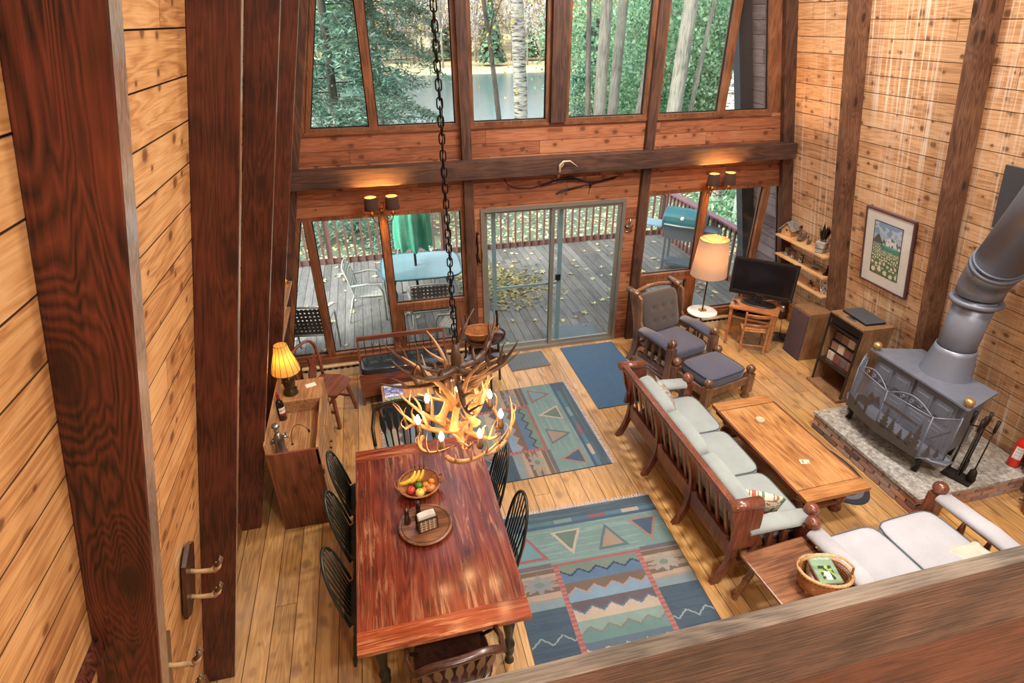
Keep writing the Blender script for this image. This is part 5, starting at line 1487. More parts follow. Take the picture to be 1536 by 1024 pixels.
b = B(); b.box((0, 0, .004), (.1, .04, .008)); b.obj('stand', 'dkbrown', t)
t = T('dark_figurine', 'small dark iron figure at the right end of the middle shelf', 'figurine', S(5.79, 1.15, .14), radians(30))
b = B(); b.box((0, 0, .006), (.1, .06, .012)); b.tube([(0, 0, .01), (.01, 0, .06), (-.005, 0, .1)], [.012, .02, .008], 8); b.ball((-.003, 0, .115), .014); b.tube([(0, 0, .07), (.04, .0, .09), (.05, 0, .05)], .006, 6); b.tube([(0, 0, .07), (-.04, .0, .05)], .006, 6); b.obj('figure', 'irondark', t)
t = T('wood_trinket', 'little carved animal on a wooden block on the lowest shelf', 'figurine', S(6.06, .87, .15), radians(90)); b = B(); b.box((0, 0, .012), (.1, .05, .024), bev=.004); b.obj('block', 'oakwood', t)
b = B(); b.ball((0, 0, .045), .018, (1.6, .8, 1)); b.ball((.028, 0, .062), .011); 
for x in (-.018, .015): b.box((x, 0, .03), (.007, .02, .02))
b.obj('animal', 'irondark', t)
b = B(); b.lathe([(0, 0), (.045, 0), (.048, .01), (.045, .028), (0, .03)], n=24); one(b, 'round_box', 'honey', 'round pale wooden box on the lowest shelf', 'box', S(5.93, .87, .16))
def plate(u, v):
    x, y = (u-.5)*2, (v-.5)*2; r = mnoise.noise(V((x*3, y*3, 4)))
    if math.hypot(x, y) > .9: return '#ccd2da'
    return '#2c3f6e' if r > .1 else ('#8b2f34' if r < -.35 else '#d5d9de')
t = T('painted_plate', 'round blue and white painted plate standing on the lowest shelf', 'plate', S(5.79, .87, .12), radians(-70))
b = B(); b.col = b.bm.loops.layers.float_color.new('Col'); N = 36
for i in range(12):
    for j in range(N):
        q = []
        for di, dj in ((0, 0), (1, 0), (1, 1), (0, 1)):
            r = (i+di)/12*.085; a = 2*pi*(j+dj)/N; q.append((r*cos(a), -.012-.012*(r/.085)**2+.35*(r*sin(a)), .085+r*sin(a)))
        if i == 0: q = q[:3]
        f = b.bm.faces.new([b.bm.verts.new(p) for p in q]); cx = sum(p[0] for p in q)/len(q); cy = sum(p[2] for p in q)/len(q)-.085
        for lp in f.loops: lp[b.col] = lin(plate(cx/.17+.5, cy/.17+.5))
b.obj('glazed_face', 'vcgloss', t)
b = B(); b.lathe([(.084, -.002), (.086, .0), (.084, .004), (.0, .008)], (0, -.02, .085), 30, (0, 1, -.35)); b.obj('back', 'paper', t)
b = B(); b.box((0, .02, .01), (.07, .06, .02)); b.obj('stand', 'black', t)

# framed picture: field of daisies before a mountain
def art(u, v):
    if v > .78: return '#b9cfe0' if mnoise.noise(V((u*6, v*14, 1))) > .05 else '#86aacd'
    if v > .6:
        if u < .36 and v < .62+.17*(1-abs(u-.17)/.2): return '#4e5a58' if mnoise.noise(V((u*30, v*30, 1))) > 0 else '#6d7470'
        m_ = .77-.25*abs(u-.66)
        if v < m_: return '#d9e2e4' if mnoise.noise(V((u*12, v*10, 6))) > -.1 else '#5b6a74'
        return '#a9c4da'
    if v > .5 and u > .3: return '#3f9a84' if v < .58 else '#5fb098'
    s = (.035, .055, .085, .13)[3-min(3, int(v/.13))]
    cu, cv = u/s*.62, v/s
    i, j = floor(cu), floor(cv); h = mnoise.cell(V((i*1.7, j*2.3, s*0+5)))
    ox, oy = .5+.25*math.sin(i*12.9+j*78.2), .5+.25*math.sin(i*39.3+j*11.1)
    d = math.hypot(cu-i-ox, cv-j-oy); a = math.atan2(cv-j-oy, cu-i-ox)
    if d < .09: return '#d8c35a'
    if d < .34+.1*math.cos(8*a): return '#eef0ea'
    return '#3f6b45' if mnoise.noise(V((u*40, v*25, 3))) > 0 else '#5c8a58'
z0, z1 = 1.3, 2.2; ang = math.atan(K)
t = T('framed_print', 'tall framed print of a daisy field hanging on the right wall', 'picture', (rx(1.3)-.028, 5.0, 1.3), 0)
RM = Matrix.Rotation(-ang, 4, 'Y'); H_ = .93; W_ = .66
def FX(x, y, z): return RM @ V((x, y, z))
b = B(RM)
for s in (-1, 1): b.box((0, s*W_/2, H_/2), (.03, .022, H_), bev=.003)
b.box((0, 0, 0), (.03, W_+.02, .022), bev=.003); b.box((0, 0, H_), (.03, W_+.02, .022), bev=.003); b.obj('frame', plain('plum_frame', '#5b3f44', .35), t)
b = B(RM); b.box((-.002, 0, H_/2), (.008, W_-.01, H_-.01)); b.obj('mat_board', plain('mat_board', '#dfe2dc', .9, 0, .02), t)
b = B(RM); b.box((-.0075, 0, .48), (.003, .4, .66)); b.obj('inner_border', 'shield', t)
b = B(RM); b.grid(lambda u, v: (-.0098, .19-.38*u, .16+.64*v), 95, 160, False, art, True); b.obj('printed_sheet', 'vcgloss', t)
b = B(RM); b.box((-.0125, 0, H_/2), (.002, W_-.02, H_-.02)); b.obj('glazing', 'picglass', t)
# heat shield on the wall behind the flue
b = B(RM); b.box((0, 0, .29), (.012, .98, .58), bev=.003); one(b, 'heat_shield', 'shield', 'dark grey sheet metal heat shield on the wall behind the stove pipe', 'heat shield', (rx(2.42)-.03, 3.39, 2.42))
b = B(); b.box((0, 0, 0), (.012, .08, .12), bev=.003); 
t = T('wall_outlet', 'white power outlet low on the right wall beside the desk', 'outlet', (rx(.3)-.012, 6.35, .3)); b.obj('cover_plate', 'white', t)
b = B(); b.box((-.008, 0, .025), (.006, .03, .03)); b.box((-.008, 0, -.025), (.006, .03, .03)); b.obj('socket', 'black', t)
# ------------------------------------------------------------------ hearth and stove
t = T('brick_hearth', 'raised brick hearth with a grey stone top under the stove', 'hearth', (0, 0, 0))
x0, x1, y0, y1, h = 4.56, 5.97, 2.88, 4.27, .2
b = B(); b.prism([(x0+.012, y0+.012), (x1, y0+.012), (x1, y1-.012), (x0+.012, y1-.012)], 0, h-.03); b.obj('mortar', plain('mortar', '#8c8478', .95, 0, .15, 30), t)
M['brick'] = NT('brick').m
def brickm():
    m = NT('hearth_brick'); co = m.coord(); oi = m.add('ShaderNodeVertexColor', layer_name='Col').outputs[0]
    f = m.add('ShaderNodeSeparateColor', {0: oi}).outputs[0]
    c = m.ramp(f, [(0, '#5b4d4c'), (.25, '#a8735c'), (.5, '#9b8c86'), (.75, '#b98a66'), (1, '#8a6f66')])
    c = m.mix(.5, c, m.mix(m.noise(co, 50, 4), (.25, .25, .25, 1), (.75, .75, .75, 1)), 'OVERLAY'); m.base(c); m.p(Roughness=.9); m.bump(m.noise(co, 60, 4), .5, .003); return m.m
M['brick'] = brickm()
b = B(); b.col = b.bm.loops.layers.float_color.new('Col'); rr = random.Random(3)
def brick(c, d):
    nf = len(b.bm.faces); b.box(c, d, bev=.003); b.bm.faces.ensure_lookup_table(); v = rr.random()
    for f in b.bm.faces[nf:]:
        for lp in f.loops: lp[b.col] = (v, v, v, 1)
for r in range(3):
    z = .03+r*.057
    y = y0+(.1 if r % 2 else 0)
    if r % 2: brick((x0+.04, y0+.045, z), (.08, .09, .048))
    while y < y1-.02:
        L = min(.19, y1-y); brick((x0+.04, y+L/2, z), (.08, L-.012, .048)); y += .2
    x = x0+(.0 if r % 2 else .1)
    while x < x1-.05:
        L = min(.19, x1-x); brick((x+L/2, y0+.04, z), (L-.012, .08, .048)); x += .2
    x = x0
    while x < x1-.05:
        L = min(.19, x1-x); brick((x+L/2, y1-.04, z), (L-.012, .08, .048)); x += .2
b.obj('brick_courses', 'brick', t)
def stone():
    m = NT('hearth_stone'); co = m.coord(); n = m.noise(co, 26, 5, .7); g = m.noise(co, 1.6, 3)
    m.base(m.mix(g, m.ramp(n, [(.35, '#5f6366'), (.55, '#a3a7a8'), (.7, '#cdd0d0')]), m.ramp(n, [(.35, '#7f6f58'), (.6, '#a5947a')]))); m.p(Roughness=.85); m.bump(n, .9, .01); return m.m
M['stone'] = stone()
b = B(); b.grid(lambda u, v: (x0-.01+(x1-x0+.01)*u, y0-.01+(y1-y0+.02)*v, h+.012+.004*mnoise.noise(V((u*20, v*20, 1)))), 50, 50)
b.box(((x0+x1)/2-.005, (y0+y1)/2, h-.006), (x1-x0+.01, y1-y0+.02, .03)); b.obj('stone_top', 'stone', t)
hz_ = h+.016
# stove: origin under the middle of the body, front faces -x
t = T('wood_stove', 'cast iron wood stove with panelled double doors and wide grey flue', 'stove', (5.22, 3.64, hz_), 0)
b = B()
# body: trapezoid in plan, front wider
def pr2(pts, za, zb): b.prism(pts, za, zb)
pr2([(-.2, -.5), (.22, -.38), (.22, .38), (-.2, .5)], .2, .78)
b.obj('body', 'iron', t)
b = B(); pr2([(-.26, -.57), (-.235, -.575), (.26, -.42), (.26, .42), (-.235, .575), (-.26, .57)], .78, .8); pr2([(-.235, -.53), (.24, -.4), (.24, .4), (-.235, .53)], .765, .78); b.obj('top_plate', 'iron', t)
b = B()
for y0_, y1_ in ((-.47, -.01), (.01, .47)):
    yc = (y0_+y1_)/2; w = y1_-y0_
    b.box((-.21, yc, .48), (.02, w-.01, .54), bev=.004)
    for zc, hh in ((.61, .2), (.35, .2)):
        for k in (-1, 1):
            b.box((-.225, yc+k*w*.235, zc), (.014, w*.4, hh), bev=.005); b.box((-.235, yc+k*w*.235, zc), (.012, w*.27, hh*.6), bev=.004)
b.obj('door', 'iron', t)
b = B(); outl = [(-.2, -.5)]
for k in range(13):
    a = pi*(k/12); outl.append((-.32-.13*sin(a), -.54+1.08*k/12))
outl.append((-.2, .5)); pr2([(-.18, -.5)]+[(-.2, -.6)]+[(-.3-.2*sin(pi*k/16)**.6 if 0 < k < 16 else -.3, -.62+1.24*k/16) for k in range(17)]+[(-.2, .6), (-.18, .5)], .17, .2); b.obj('front_shelf', 'iron', t)
b = B(); sh = [(-.2, -.6)]+[(-.3-.2*sin(pi*k/16)**.6 if 0 < k < 16 else -.3, -.62+1.24*k/16) for k in range(17)]+[(-.2, .6)]
b.tube([(x, y, .2) for x, y in sh], .013, 8); b.obj('shelf_lip', 'ironblue', t)
for x, y in ((-.38, -.44), (-.38, .44), (.17, -.32), (.17, .32)):
    b = B(); b.tube([(x, y, .18), (x-.01*(1 if x < 0 else -1), y, .12), (x+.01, y, .06), (x-.015, y, .0)], [.045, .03, .02, .03], 8); b.obj('leg', 'irondark', t)
for s in (-1, 1):
    b = B(); b.lathe([(.01, .8), (.02, .81), (.016, .82)], (-.225, s*.53, 0)); b.ball((-.225, s*.53, .855), .045, (1, 1, .85)); b.obj('brass_finial', 'palebrass', t)
# flue: flared base, straight pipe, elbow, slanting pipe
b = B(); b.lathe([(.225, .8), (.22, .825), (.2, .93), (.18, 1.05), (.172, 1.1), (.164, 1.1)], (.1, 0, 0), 28, None, 1., 1.); b.obj('flue_collar', 'pipe', t)
P0 = V((.1, 0, .95)); P1 = V((.1, 0, 1.62)); DV = V((-.26, -.34, .72)).normalized()
b = B(); b.cyl(P0, P1, .158, .165, 28); pf = b.obj('flue_pipe', 'pipe', t)
b = B(); b.lathe([(.165, 1.55), (.2, 1.56), (.215, 1.575), (.215, 1.60), (.2, 1.61), (.17, 1.6)], (.1, 0, 0), 30); b.obj('flange', 'ironblue', pf)
b = B(); mid = P1+V((0, 0, .02)); b.tube([mid, mid+V((0, 0, .1)), mid+(V((0, 0, 1))+DV)*.13, mid+V((0, 0, .12))+DV*.16, mid+V((0, 0, .12))+DV*.26], [.185, .19, .195, .2, .2], 28); b.obj('elbow', 'pipe', t)
E0 = mid+V((0, 0, .12))+DV*.24
b = B(); b.cyl(E0, E0+DV*.04, .212, .212, 28); b.cyl(E0+DV*.07, E0+DV*.085, .207, .207, 28); b.obj('joint_band', 'ironblue', t)
b = B(); b.cyl(E0, E0+DV*1.9, .195, .195, 28); b.obj('upper_flue_pipe', 'pipe', t)
E1 = E0+DV*1.9
b = B(); b.cyl(E1-DV*.02, E1+V((0, 0, 3.2)), .2, .2, 24); b.obj('chimney_pipe', 'pipe', t)

# folding fire screen standing on the stove shelf
t = T('fire_screen', 'four panel iron fire screen with moose and pine silhouettes in front of the stove', 'fire screen', (4.93, 3.64, hz_+.2), 0)
def panel(p0, p1, hgt, art, arched=True, lowarch=False):
    """upright framed mesh panel between two floor points"""
    p0, p1 = V(p0), V(p1); d = (p1-p0); L = d.length; u = d.normalized(); ang = math.atan2(u.y, u.x)
    X = Matrix.Translation(p0) @ Matrix.Rotation(ang, 4, 'Z')
    b = B(X); b.tube([(0, 0, 0), (0, 0, hgt)], .007, 6); b.tube([(L, 0, 0), (L, 0, hgt)], .007, 6); b.tube([(0, 0, .01), (L, 0, .01)], .006, 6); b.tube([(0, 0, hgt-.02), (L, 0, hgt-.02)], .006, 6)
    if arched:
        b.tube([(L*k/12, 0, hgt-.02+.1*sin(pi*k/12)) for k in range(13)], .006, 6)
        for c in (.3, .5, .7):
            b.tube([(L*c+.025*cos(a)*(1-a/12), 0, hgt+.02+.025*sin(a)*(1-a/12)) for a in [k*.5 for k in range(16)]], .0035, 5)
    fo = b.obj('frame', 'ironblue', t)
    b = B(X)
    n = int(L/.012); m_ = int(hgt/.012)
    for k in range(1, n): b.box((L*k/n, 0, hgt/2), (.0018, .0018, hgt-.03))
    for k in range(1, m_): b.box((L/2, 0, hgt*k/m_), (L, .0018, .0018))
    me = b.obj('wire_mesh', 'ironblue', fo); me['kind'] = 'stuff'
    b = B(X @ Matrix.Translation((0, -.006, 0)))
    for poly in art(L): b.prism(poly, -.0015, .0015, XZ)
    b.obj('silhouette', 'silh', fo)
def pine(x, z, h, w): return [(x-.006, z), (x+.006, z)]+[(x+w*(1-k/5)*(1 if j else .5), z+.03+h*(k+(0 if j else .0))/5.5) for k in range(5) for j in (1, 0)]+[(x, z+h)]+[(x-w*(1-k/5)*(1 if j else .5), z+.03+h*k/5.5) for k in reversed(range(5)) for j in (0, 1)]
def a1(L):
    g = [(0, .01), (L, .01), (L, .12), (L*.7, .1), (L*.4, .13), (0, .16)]
    moose = [(L*.25, .09), (L*.3, .09), (L*.32, .17), (L*.55, .17), (L*.57, .09), (L*.62, .09), (L*.63, .2), (L*.75, .26), (L*.72, .29), (L*.6, .27), (L*.45, .27), (L*.25, .22)]
    tr = [(L*.55, .28), (L*.95, .3), (L*.85, .38), (L*.75, .33), (L*.62, .37)]
    return [g, moose, tr]
def a2(L): return [[(0, .01), (L, .01), (L, .09), (L*.6, .11), (0, .14)], pine(L*.16, .1, .26, .055), pine(L*.34, .1, .17, .045), pine(L*.55, .08, .13, .035), pine(L*.74, .08, .17, .045), pine(L*.87, .1, .3, .05), [(0, .36), (L*.3, .35), (L*.8, .33), (L*.8, .345), (L*.3, .375), (0, .38)]]
def a3(L): return [pine(L*.3, .03, .14, .04), pine(L*.65, .03, .1, .03), [(L*.2, .25), (L*.8, .34), (L*.8, .35), (L*.2, .26)]]
panel((.03, .56, 0), (-.2, .43, 0), .5, a3)
panel((-.2, .43, 0), (-.27, -.02, 0), .5, a1)
panel((-.27, -.02, 0), (-.2, -.47, 0), .5, a2)
panel((-.2, -.47, 0), (.03, -.56, 0), .5, a3, False)

# fire tools
t = T('fire_tool_set', 'wrought iron fire tools hanging on a stand at the near side of the stove', 'fire tools', (5.16, 3.02, hz_), radians(20))
b = B(); b.box((0, 0, .012), (.16, .24, .022), bev=.005); b.obj('base', 'irondark', t)
b = B(); b.cyl((0, 0, .02), (0, 0, .62), .009); b.tube([(-.09, 0, .58), (0, 0, .6), (.09, 0, .58)], .007); b.tube([(0, -.09, .58), (0, 0, .6), (0, .09, .58)], .007); b.lathe([(0, .6), (.02, .62), (.016, .72), (0, .73)]); b.obj('stand', 'irondark', t)
for nm, x, y in (('poker', -.09, 0), ('shovel', .09, 0), ('brush', 0, -.09), ('tongs', 0, .09)):
    b = B(); b.cyl((x, y, .12), (x, y, .62), .006); b.cyl((x, y, .6), (x, y, .73), .013, .015)
    if nm == 'poker': b.tube([(x, y, .13), (x, y, .08), (x+.03, y, .06), (x+.04, y, .09)], [.006, .006, .005, .003])
    if nm == 'shovel': b.box((x, y, .09), (.09, .012, .12), bev=.004)
    if nm == 'brush': b.lathe([(.01, .17), (.03, .14), (.04, .05), (0, .05)], (x, y, 0))
    if nm == 'tongs': b.tube([(x+.01, y, .3), (x+.03, y, .2), (x+.01, y, .06)], .005); b.tube([(x-.01, y, .3), (x-.03, y, .2), (x-.01, y, .06)], .005)
    b.obj(nm, 'irondark', t)
t = T('fire_extinguisher', 'red fire extinguisher standing by the wall behind the hearth', 'fire extinguisher', (5.84, 3.03, hz_), radians(-60))
b = B(); b.lathe([(0, 0), (.048, 0), (.052, .01), (.052, .27), (.045, .3), (.022, .33), (.02, .345), (0, .345)], n=20); b.obj('cylinder', 'red', t)
b = B(); b.grid(lambda u, v: (.053*cos(-2.3+1.4*u), .053*sin(-2.3+1.4*u), .1+.14*v), 20, 20, True, lambda u, v: '#8c8c8c' if (v*8) % 1 < .3 and .15 < u < .85 else '#dadad4'); b.obj('label_sheet', 'vc', t)
b = B(); b.box((0, 0, .36), (.03, .03, .03)); b.bar((-.02, 0, .375), (.1, 0, .4), .022, .006); b.bar((-.02, 0, .36), (.09, 0, .365), .02, .006); b.obj('valve_handle', 'black', t)
b = B(); b.tube([(.02, 0, .35), (.06, .0, .33), (.062, 0, .2), (.056, 0, .1)], .008); b.obj('hose', 'black', t)
# kindling
t = T('kindling_basket', 'low dark basket of kindling twigs at the near corner of the hearth', 'basket', (5.72, 2.58, 0), 0)
b = B(); b.lathe([(0, 0), (.14, 0), (.17, .16), (.18, .2), (.165, .2), (.13, .02), (0, .02)], n=20); b.obj('body', 'wicker', t)
b = B(); rr = random.Random(6)
for k in range(26):
    a = rr.uniform(0, pi); c = V((rr.uniform(-.06, .06), rr.uniform(-.06, .06), .12+.01*(k % 8))); d = V((cos(a), sin(a), rr.uniform(-.2, .6))).normalized()*rr.uniform(.1, .2); b.tube([c-d*.6, c+d], rr.uniform(.004, .01), 5)
b.obj('twigs', 'bark', t)['kind'] = 'stuff'
# ------------------------------------------------------------------ left side of the room
t = T('dry_sink', 'old pine dry sink with red brown end panel and open well along the left wall', 'cabinet', (-.955, 4.715, 0), 0)
hw, hl = .215, .585
b = B(); b.box((0, -hl+.011, .44), (.43, .022, .88), bev=.002); b.obj('end_panel', 'hutch_red', t)
b = B(); b.box((0, hl-.011, .44), (.43, .022, .88)); b.box((-hw+.01, 0, .49), (.02, 1.13, .98)); b.box((0, .01, .735), (.41, 1.13, .02)); b.box((0, 0, .05), (.4, 1.12, .02))
b.box((hw-.011, 0, .79), (.022, 1.17, .17), bev=.002); b.box((hw-.011, 0, .07), (.022, 1.17, .06)); b.obj('carcass', 'hutch', t)
b = B(); b.box((0, .215+.0, .81), (.41, .018, .13)); b.box((0, .395, .872), (.43, .38, .02), bev=.003); b.obj('raised_top', 'hutch', t)
for i, y in enumerate((-.29, .29)):
    b = B(); b.box((hw-.004, y, .4), (.018, .56, .58), bev=.002); b.box((hw+.004, y, .4), (.012, .42, .44), bev=.004); d = b.obj('door', 'hutch', t)
    b = B(); b.lathe([(0, 0), (.006, 0), (.007, .012), (.014, .018), (.014, .026), (0, .03)], (hw+.01, y-.24*(1 if i else -1), .45), 12, (1, 0, 0)); b.obj('knob', 'dkbrown', d)
    for zz in (.2, .6):
        b = B(); b.box((hw+.005, y+.27*(1 if i else -1), zz), (.008, .02, .05)); b.obj('hinge', 'irondark', d)
# lamp
t = T('table_lamp', 'lit table lamp with yellow pleated shade and ornate bronze base on the dry sink', 'lamp', (-1.04, 5.07, .882), radians(0))
b = B(); b.lathe([(0, 0), (.07, 0), (.072, .015), (.06, .03), (.065, .045), (.045, .06), (.055, .1), (.062, .15), (.05, .2), (.03, .22), (.02, .25), (.012, .3), (0, .3)], n=24)
for v in b.bm.verts:
    if .03 < v.co.z < .23: k = 1+.16*mnoise.noise(V((v.co.x*60, v.co.y*60, v.co.z*45))); v.co.x *= k; v.co.y *= k
b.obj('base', 'bronze', t)
b = B()
for k in range(7):
    a = k*.9; b.ball((.058*cos(a), .058*sin(a), .06+.022*k), .014, n=8)
b.obj('relief_ornament', 'bronze', t)
b = B(); prof = [(.135, .26), (.128, .3), (.105, .38), (.08, .46), (.062, .55)]; b.lathe(prof, n=40); so = b.obj('shade', 'lampshade', t)
b = B()
for k in range(14):
    a = 2*pi*k/14; b.tube([((r+.001)*cos(a), (r+.001)*sin(a), z) for r, z in prof], .0022, 4)
b.tube([(.135*cos(a), .135*sin(a), .26) for a in [2*pi*k/32 for k in range(33)]], .003, 4); b.tube([(.062*cos(a), .062*sin(a), .55) for a in [2*pi*k/24 for k in range(25)]], .003, 4)
b.obj('shade_rib', 'bronze', so)
b = B(); b.ball((0, 0, .4), .026); b.obj('bulb', 'bulbtl', t)
b = B(); b.box((0, 0, .001), (.1, .07, .002)); one(b, 'paper_slip', 'paper', 'small white slip of paper behind the bronze lamp', 'paper', (-.86, 5.17, .882), radians(20))
t = T('wine_bottle', 'dark wine bottle with red capsule standing in the dry sink well', 'bottle', (-1.12, 4.84, .745))
b = B(); b.lathe([(0, .005), (.03, 0), (.037, .004), (.037, .18), (.032, .205), (.016, .225), (.0145, .27), (0, .27)], n=20); b.obj('glass_body', 'bottle', t)
b = B(); b.lathe([(.0155, .235), (.0155, .29), (.013, .3), (0, .3)], n=16); b.obj('capsule', 'amber', t)
b = B(); b.grid(lambda u, v: (.0376*cos(-1.9+2.4*u), .0376*sin(-1.9+2.4*u), .06+.09*v), 24, 24, True, lambda u, v: '#7c1c18' if v < .3 else ('#6a6258' if .55 < v < .8 and (u*9) % 1 < .5 else '#d8d2c0')); b.obj('label_sheet', 'vc', t)
t = T('bottle_holder', 'pewter chef figure bottle holder standing in the near corner of the dry sink', 'figurine', (-1.08, 4.33, .745), radians(20))
b = B(); b.lathe([(0, 0), (.05, 0), (.052, .01), (.04, .05), (.045, .12), (.04, .17), (.028, .2), (.018, .215), (0, .22)], n=16); b.tube([(.04, 0, .16), (.075, .01, .13), (.07, .04, .17)], [.014, .012, .01]); b.tube([(-.04, 0, .16), (-.07, .01, .12), (-.04, .04, .1)], [.014, .012, .01]); b.obj('figure', 'pewter', t)
b = B(); b.ball((0, 0, .24), .024); b.lathe([(.02, .255), (.024, .275), (.036, .285), (.03, .305), (0, .31)], n=12); b.obj('head', 'steel', t)
t = T('twig_spray', 'thin wire arch with a bud beside the pewter figure', 'ornament', (-.96, 4.42, .745))
b = B(); b.tube(bez((-.04, 0, 0), (-.04, 0, .2), (.04, .03, .26), (.12, .02, .12), 14), .003, 5); b.tube([(-.04, 0, 0), (-.04, 0, .003)], .012, 8); b.obj('wire', 'irondark', t)
b = B(); b.ball((.122, .02, .11), .01, (1, 1, 2.2), 8); b.obj('bud', 'irondark', t)
# splat chair by the dry sink
t = T('splat_back_chair', 'brown wooden chair with carved splat standing between the dry sink and the window', 'chair', (-.79, 5.83, 0), radians(-117))
b = B(); b.prism([(-.2, -.19), (.2, -.19), (.235, .05), (.19, .2), (.06, .235), (-.06, .235), (-.19, .2), (-.235, .05)], .43, .455); bmesh.ops.bevel(b.bm, geom=b.bm.edges[:], offset=.008, segments=2, affect='EDGES'); b.obj('seat', 'bench', t)
b = B(); b.prism([(-.05, .45), (.05, .45), (.08, .6), (.045, .7), (.075, .83), (.02, .80), (0, .76), (-.02, .80), (-.075, .83), (-.045, .7), (-.08, .6)], -.009, .009, Matrix.Translation((0, -.235, 0)) @ Matrix.Rotation(radians(-7), 4, 'X') @ XZ); 
b.obj('splat', 'bench', t)
b = B()
b.tube(bez((-.2, -.17, .45), (-.22, -.2, .65), (-.3, -.24, .85), (-.17, -.27, .9), 8)+bez((-.17, -.27, .9), (-.08, -.28, .93), (.08, -.28, .93), (.17, -.27, .9), 6)[1:]+bez((.17, -.27, .9), (.3, -.24, .85), (.22, -.2, .65), (.2, -.17, .45), 8)[1:], .022, 8, True, .8); b.obj('back_frame', 'bench', t)
for sx in (-1, 1):
    for sy in (-1, 1):
        b = B(); b.bar((sx*.15, sy*.14, .43), (sx*.21, sy*.2, 0), .04, .03, (0, 1, 0), .004); b.obj('leg', 'bench', t)
b = B(); b.bar((-.18, 0, .2), (.18, 0, .2), .02, .025); 
for s in (-1, 1): b.bar((s*.18, -.17, .2), (s*.18, .17, .2), .02, .025)
b.obj('stretcher', 'bench', t)
# deacon bench
t = T('storage_bench', 'wooden bench with black tufted cushion and spindle back under the left windows', 'bench', (.1, 6.11, 0), 0)
b = B(); b.prism([(-.52, .43), (.54, .43), (.54, .1), (.36, .13), (-.34, .13), (-.52, .1)], -.15, -.13, Matrix.Translation((0, 0, 0)) @ XZ); b.obj('front_board', 'bench', t)
for s in (-1, 1):
    b = B(); b.prism([(-.16, 0), (-.11, 0), (-.05, .06), (.14, .06), (.2, 0), (.24, 0), (.22, .43), (.29, .72), (.255, .72), (.17, .43), (-.16, .43)], -.012, .012, Matrix.Translation((s*.53+.01, 0, 0)) @ Matrix(((0, 0, 1, 0), (1, 0, 0, 0), (0, 1, 0, 0), (0, 0, 0, 1)))); b.obj('end_board', 'bench', t)
b = B(); b.box((.01, .02, .42), (1.05, .36, .022)); b.box((.01, .18, .25), (1.05, .02, .33)); b.obj('seat_board', 'bench', t)
b = B(); b.bar((-.53, .27, .7), (.55, .27, .7), .03, .055, bev=.005); b.bar((-.53, .215, .475), (.55, .215, .475), .03, .045, bev=.004); b.obj('back_rail', 'bench', t)
for i in range(11):
    x = -.44+.09*i; b = B(); b.tube([(x, .215, .48), (x, .245, .6), (x, .27, .69)], [.005, .007, .005], 6); b.obj('spindle', 'dkbrown', t)
b = B(); b.cushion((.01, 0, .465), (1.03, .34, .07), 8, .25, 26, None, [(x, 0, .022, .8) for x in (-.72, -.36, 0, .36, .72)]); cu = b.obj('cushion', 'blackcush', t)
for x in (-.72, -.36, 0, .36, .72): b = B(); b.ball((.01+x*.515, 0, .488), .012, (1, 1, .5), 8); b.obj('button', 'blackcush', cu)
# low magazine table
t = T('magazine_table', 'low tan table with pale metal edging between the bench and the dining chair', 'table', (.1, 5.73, 0), radians(2))
b = B(); b.box((0, 0, .275), (.58, .34, .02)); b.obj('tabletop', 'honey', t)
b = B()
for s in (-1, 1): b.box((0, s*.172, .28), (.6, .008, .03)); b.box((s*.294, 0, .28), (.008, .345, .03))
b.obj('metal_edge', 'steel', t)
for sx in (-1, 1):
    for sy in (-1, 1): b = B(); b.box((sx*.27, sy*.15, .133), (.022, .022, .266)); b.obj('leg', 'steel', t)
def mag(u, v):
    r = mnoise.noise(V((u*5, v*9, 2)))
    if v > .86: return '#c9d2de'
    if v < .32 and (u*11) % 1 < .6 and .1 < v < .26: return '#e3e8ee'
    if abs(u-.35) < .02 and .35 < v < .65 or abs(u-.68) < .02 and .35 < v < .7: return '#3d3b5a'
    return '#5a6fb0' if r > .1 else ('#8e8ec4' if r > -.2 else '#a9bfe0')
for i, (dy, lab, fn) in enumerate(((.0, 'magazine with green patterned edge under the blue magazine', lambda u, v: '#c2cf7a' if v < .2 and mnoise.noise(V((u*20, v*20, 1))) > 0 else '#26303a'), (.03, 'magazine with a blue wintry cover on the low table', mag))):
    t = T('magazine', lab, 'magazine', (-.06+.0*i, 5.7+dy, .286+.008*i), radians(2))
    b = B(); b.box((0, 0, .003), (.21, .27, .006)); b.obj('pages', 'paper', t)
    b = B(); b.grid(lambda u, v: ((u-.5)*.212, (v-.5)*.272, .0068), 42, 54, False, fn); b.obj('cover', 'vcgloss', t)
b = B(); b.lathe([(0, 0), (.03, 0), (.033, .03), (.028, .06), (.03, .065), (.026, .066), (.024, .01), (0, .01)], n=16); one(b, 'glass_jar', 'steel', 'small shiny jar at the right end of the low magazine table', 'jar', (.3, 5.83, .286))
# two tier round stand with basket
t = T('tiered_stand', 'dark two tier round stand beside the sliding door', 'stand', (1.09, 5.96, 0), radians(20))
for z in (.42, .76):
    b = B(); b.lathe([(0, z), (.25, z), (.262, z+.006), (.265, z+.03), (.258, z+.03), (.252, z+.014), (0, z+.014)], n=40); b.obj('tray', 'dkgloss', t)
for k in range(3):
    a = 2*pi*k/3+.25; b = B(); b.bar((.262*cos(a), .262*sin(a), 0), (.25*cos(a)*.9, .25*sin(a)*.9, 1.03), .026, .02, (0, 0, 1), .003); b.obj('leg', 'dkbrown', t)
t = T('bread_basket', 'oval woven basket with looped handles on the top tier of the round stand', 'basket', (1.03, 5.92, .776), radians(-8))
b = B()
P = lambda r, z: [(r*.2*cos(a), r*.14*sin(a), z) for a in [2*pi*k/36 for k in range(37)]]
for k in range(6): b.tube(P(.72+.05*k, .01+.014*k), .009, 6)
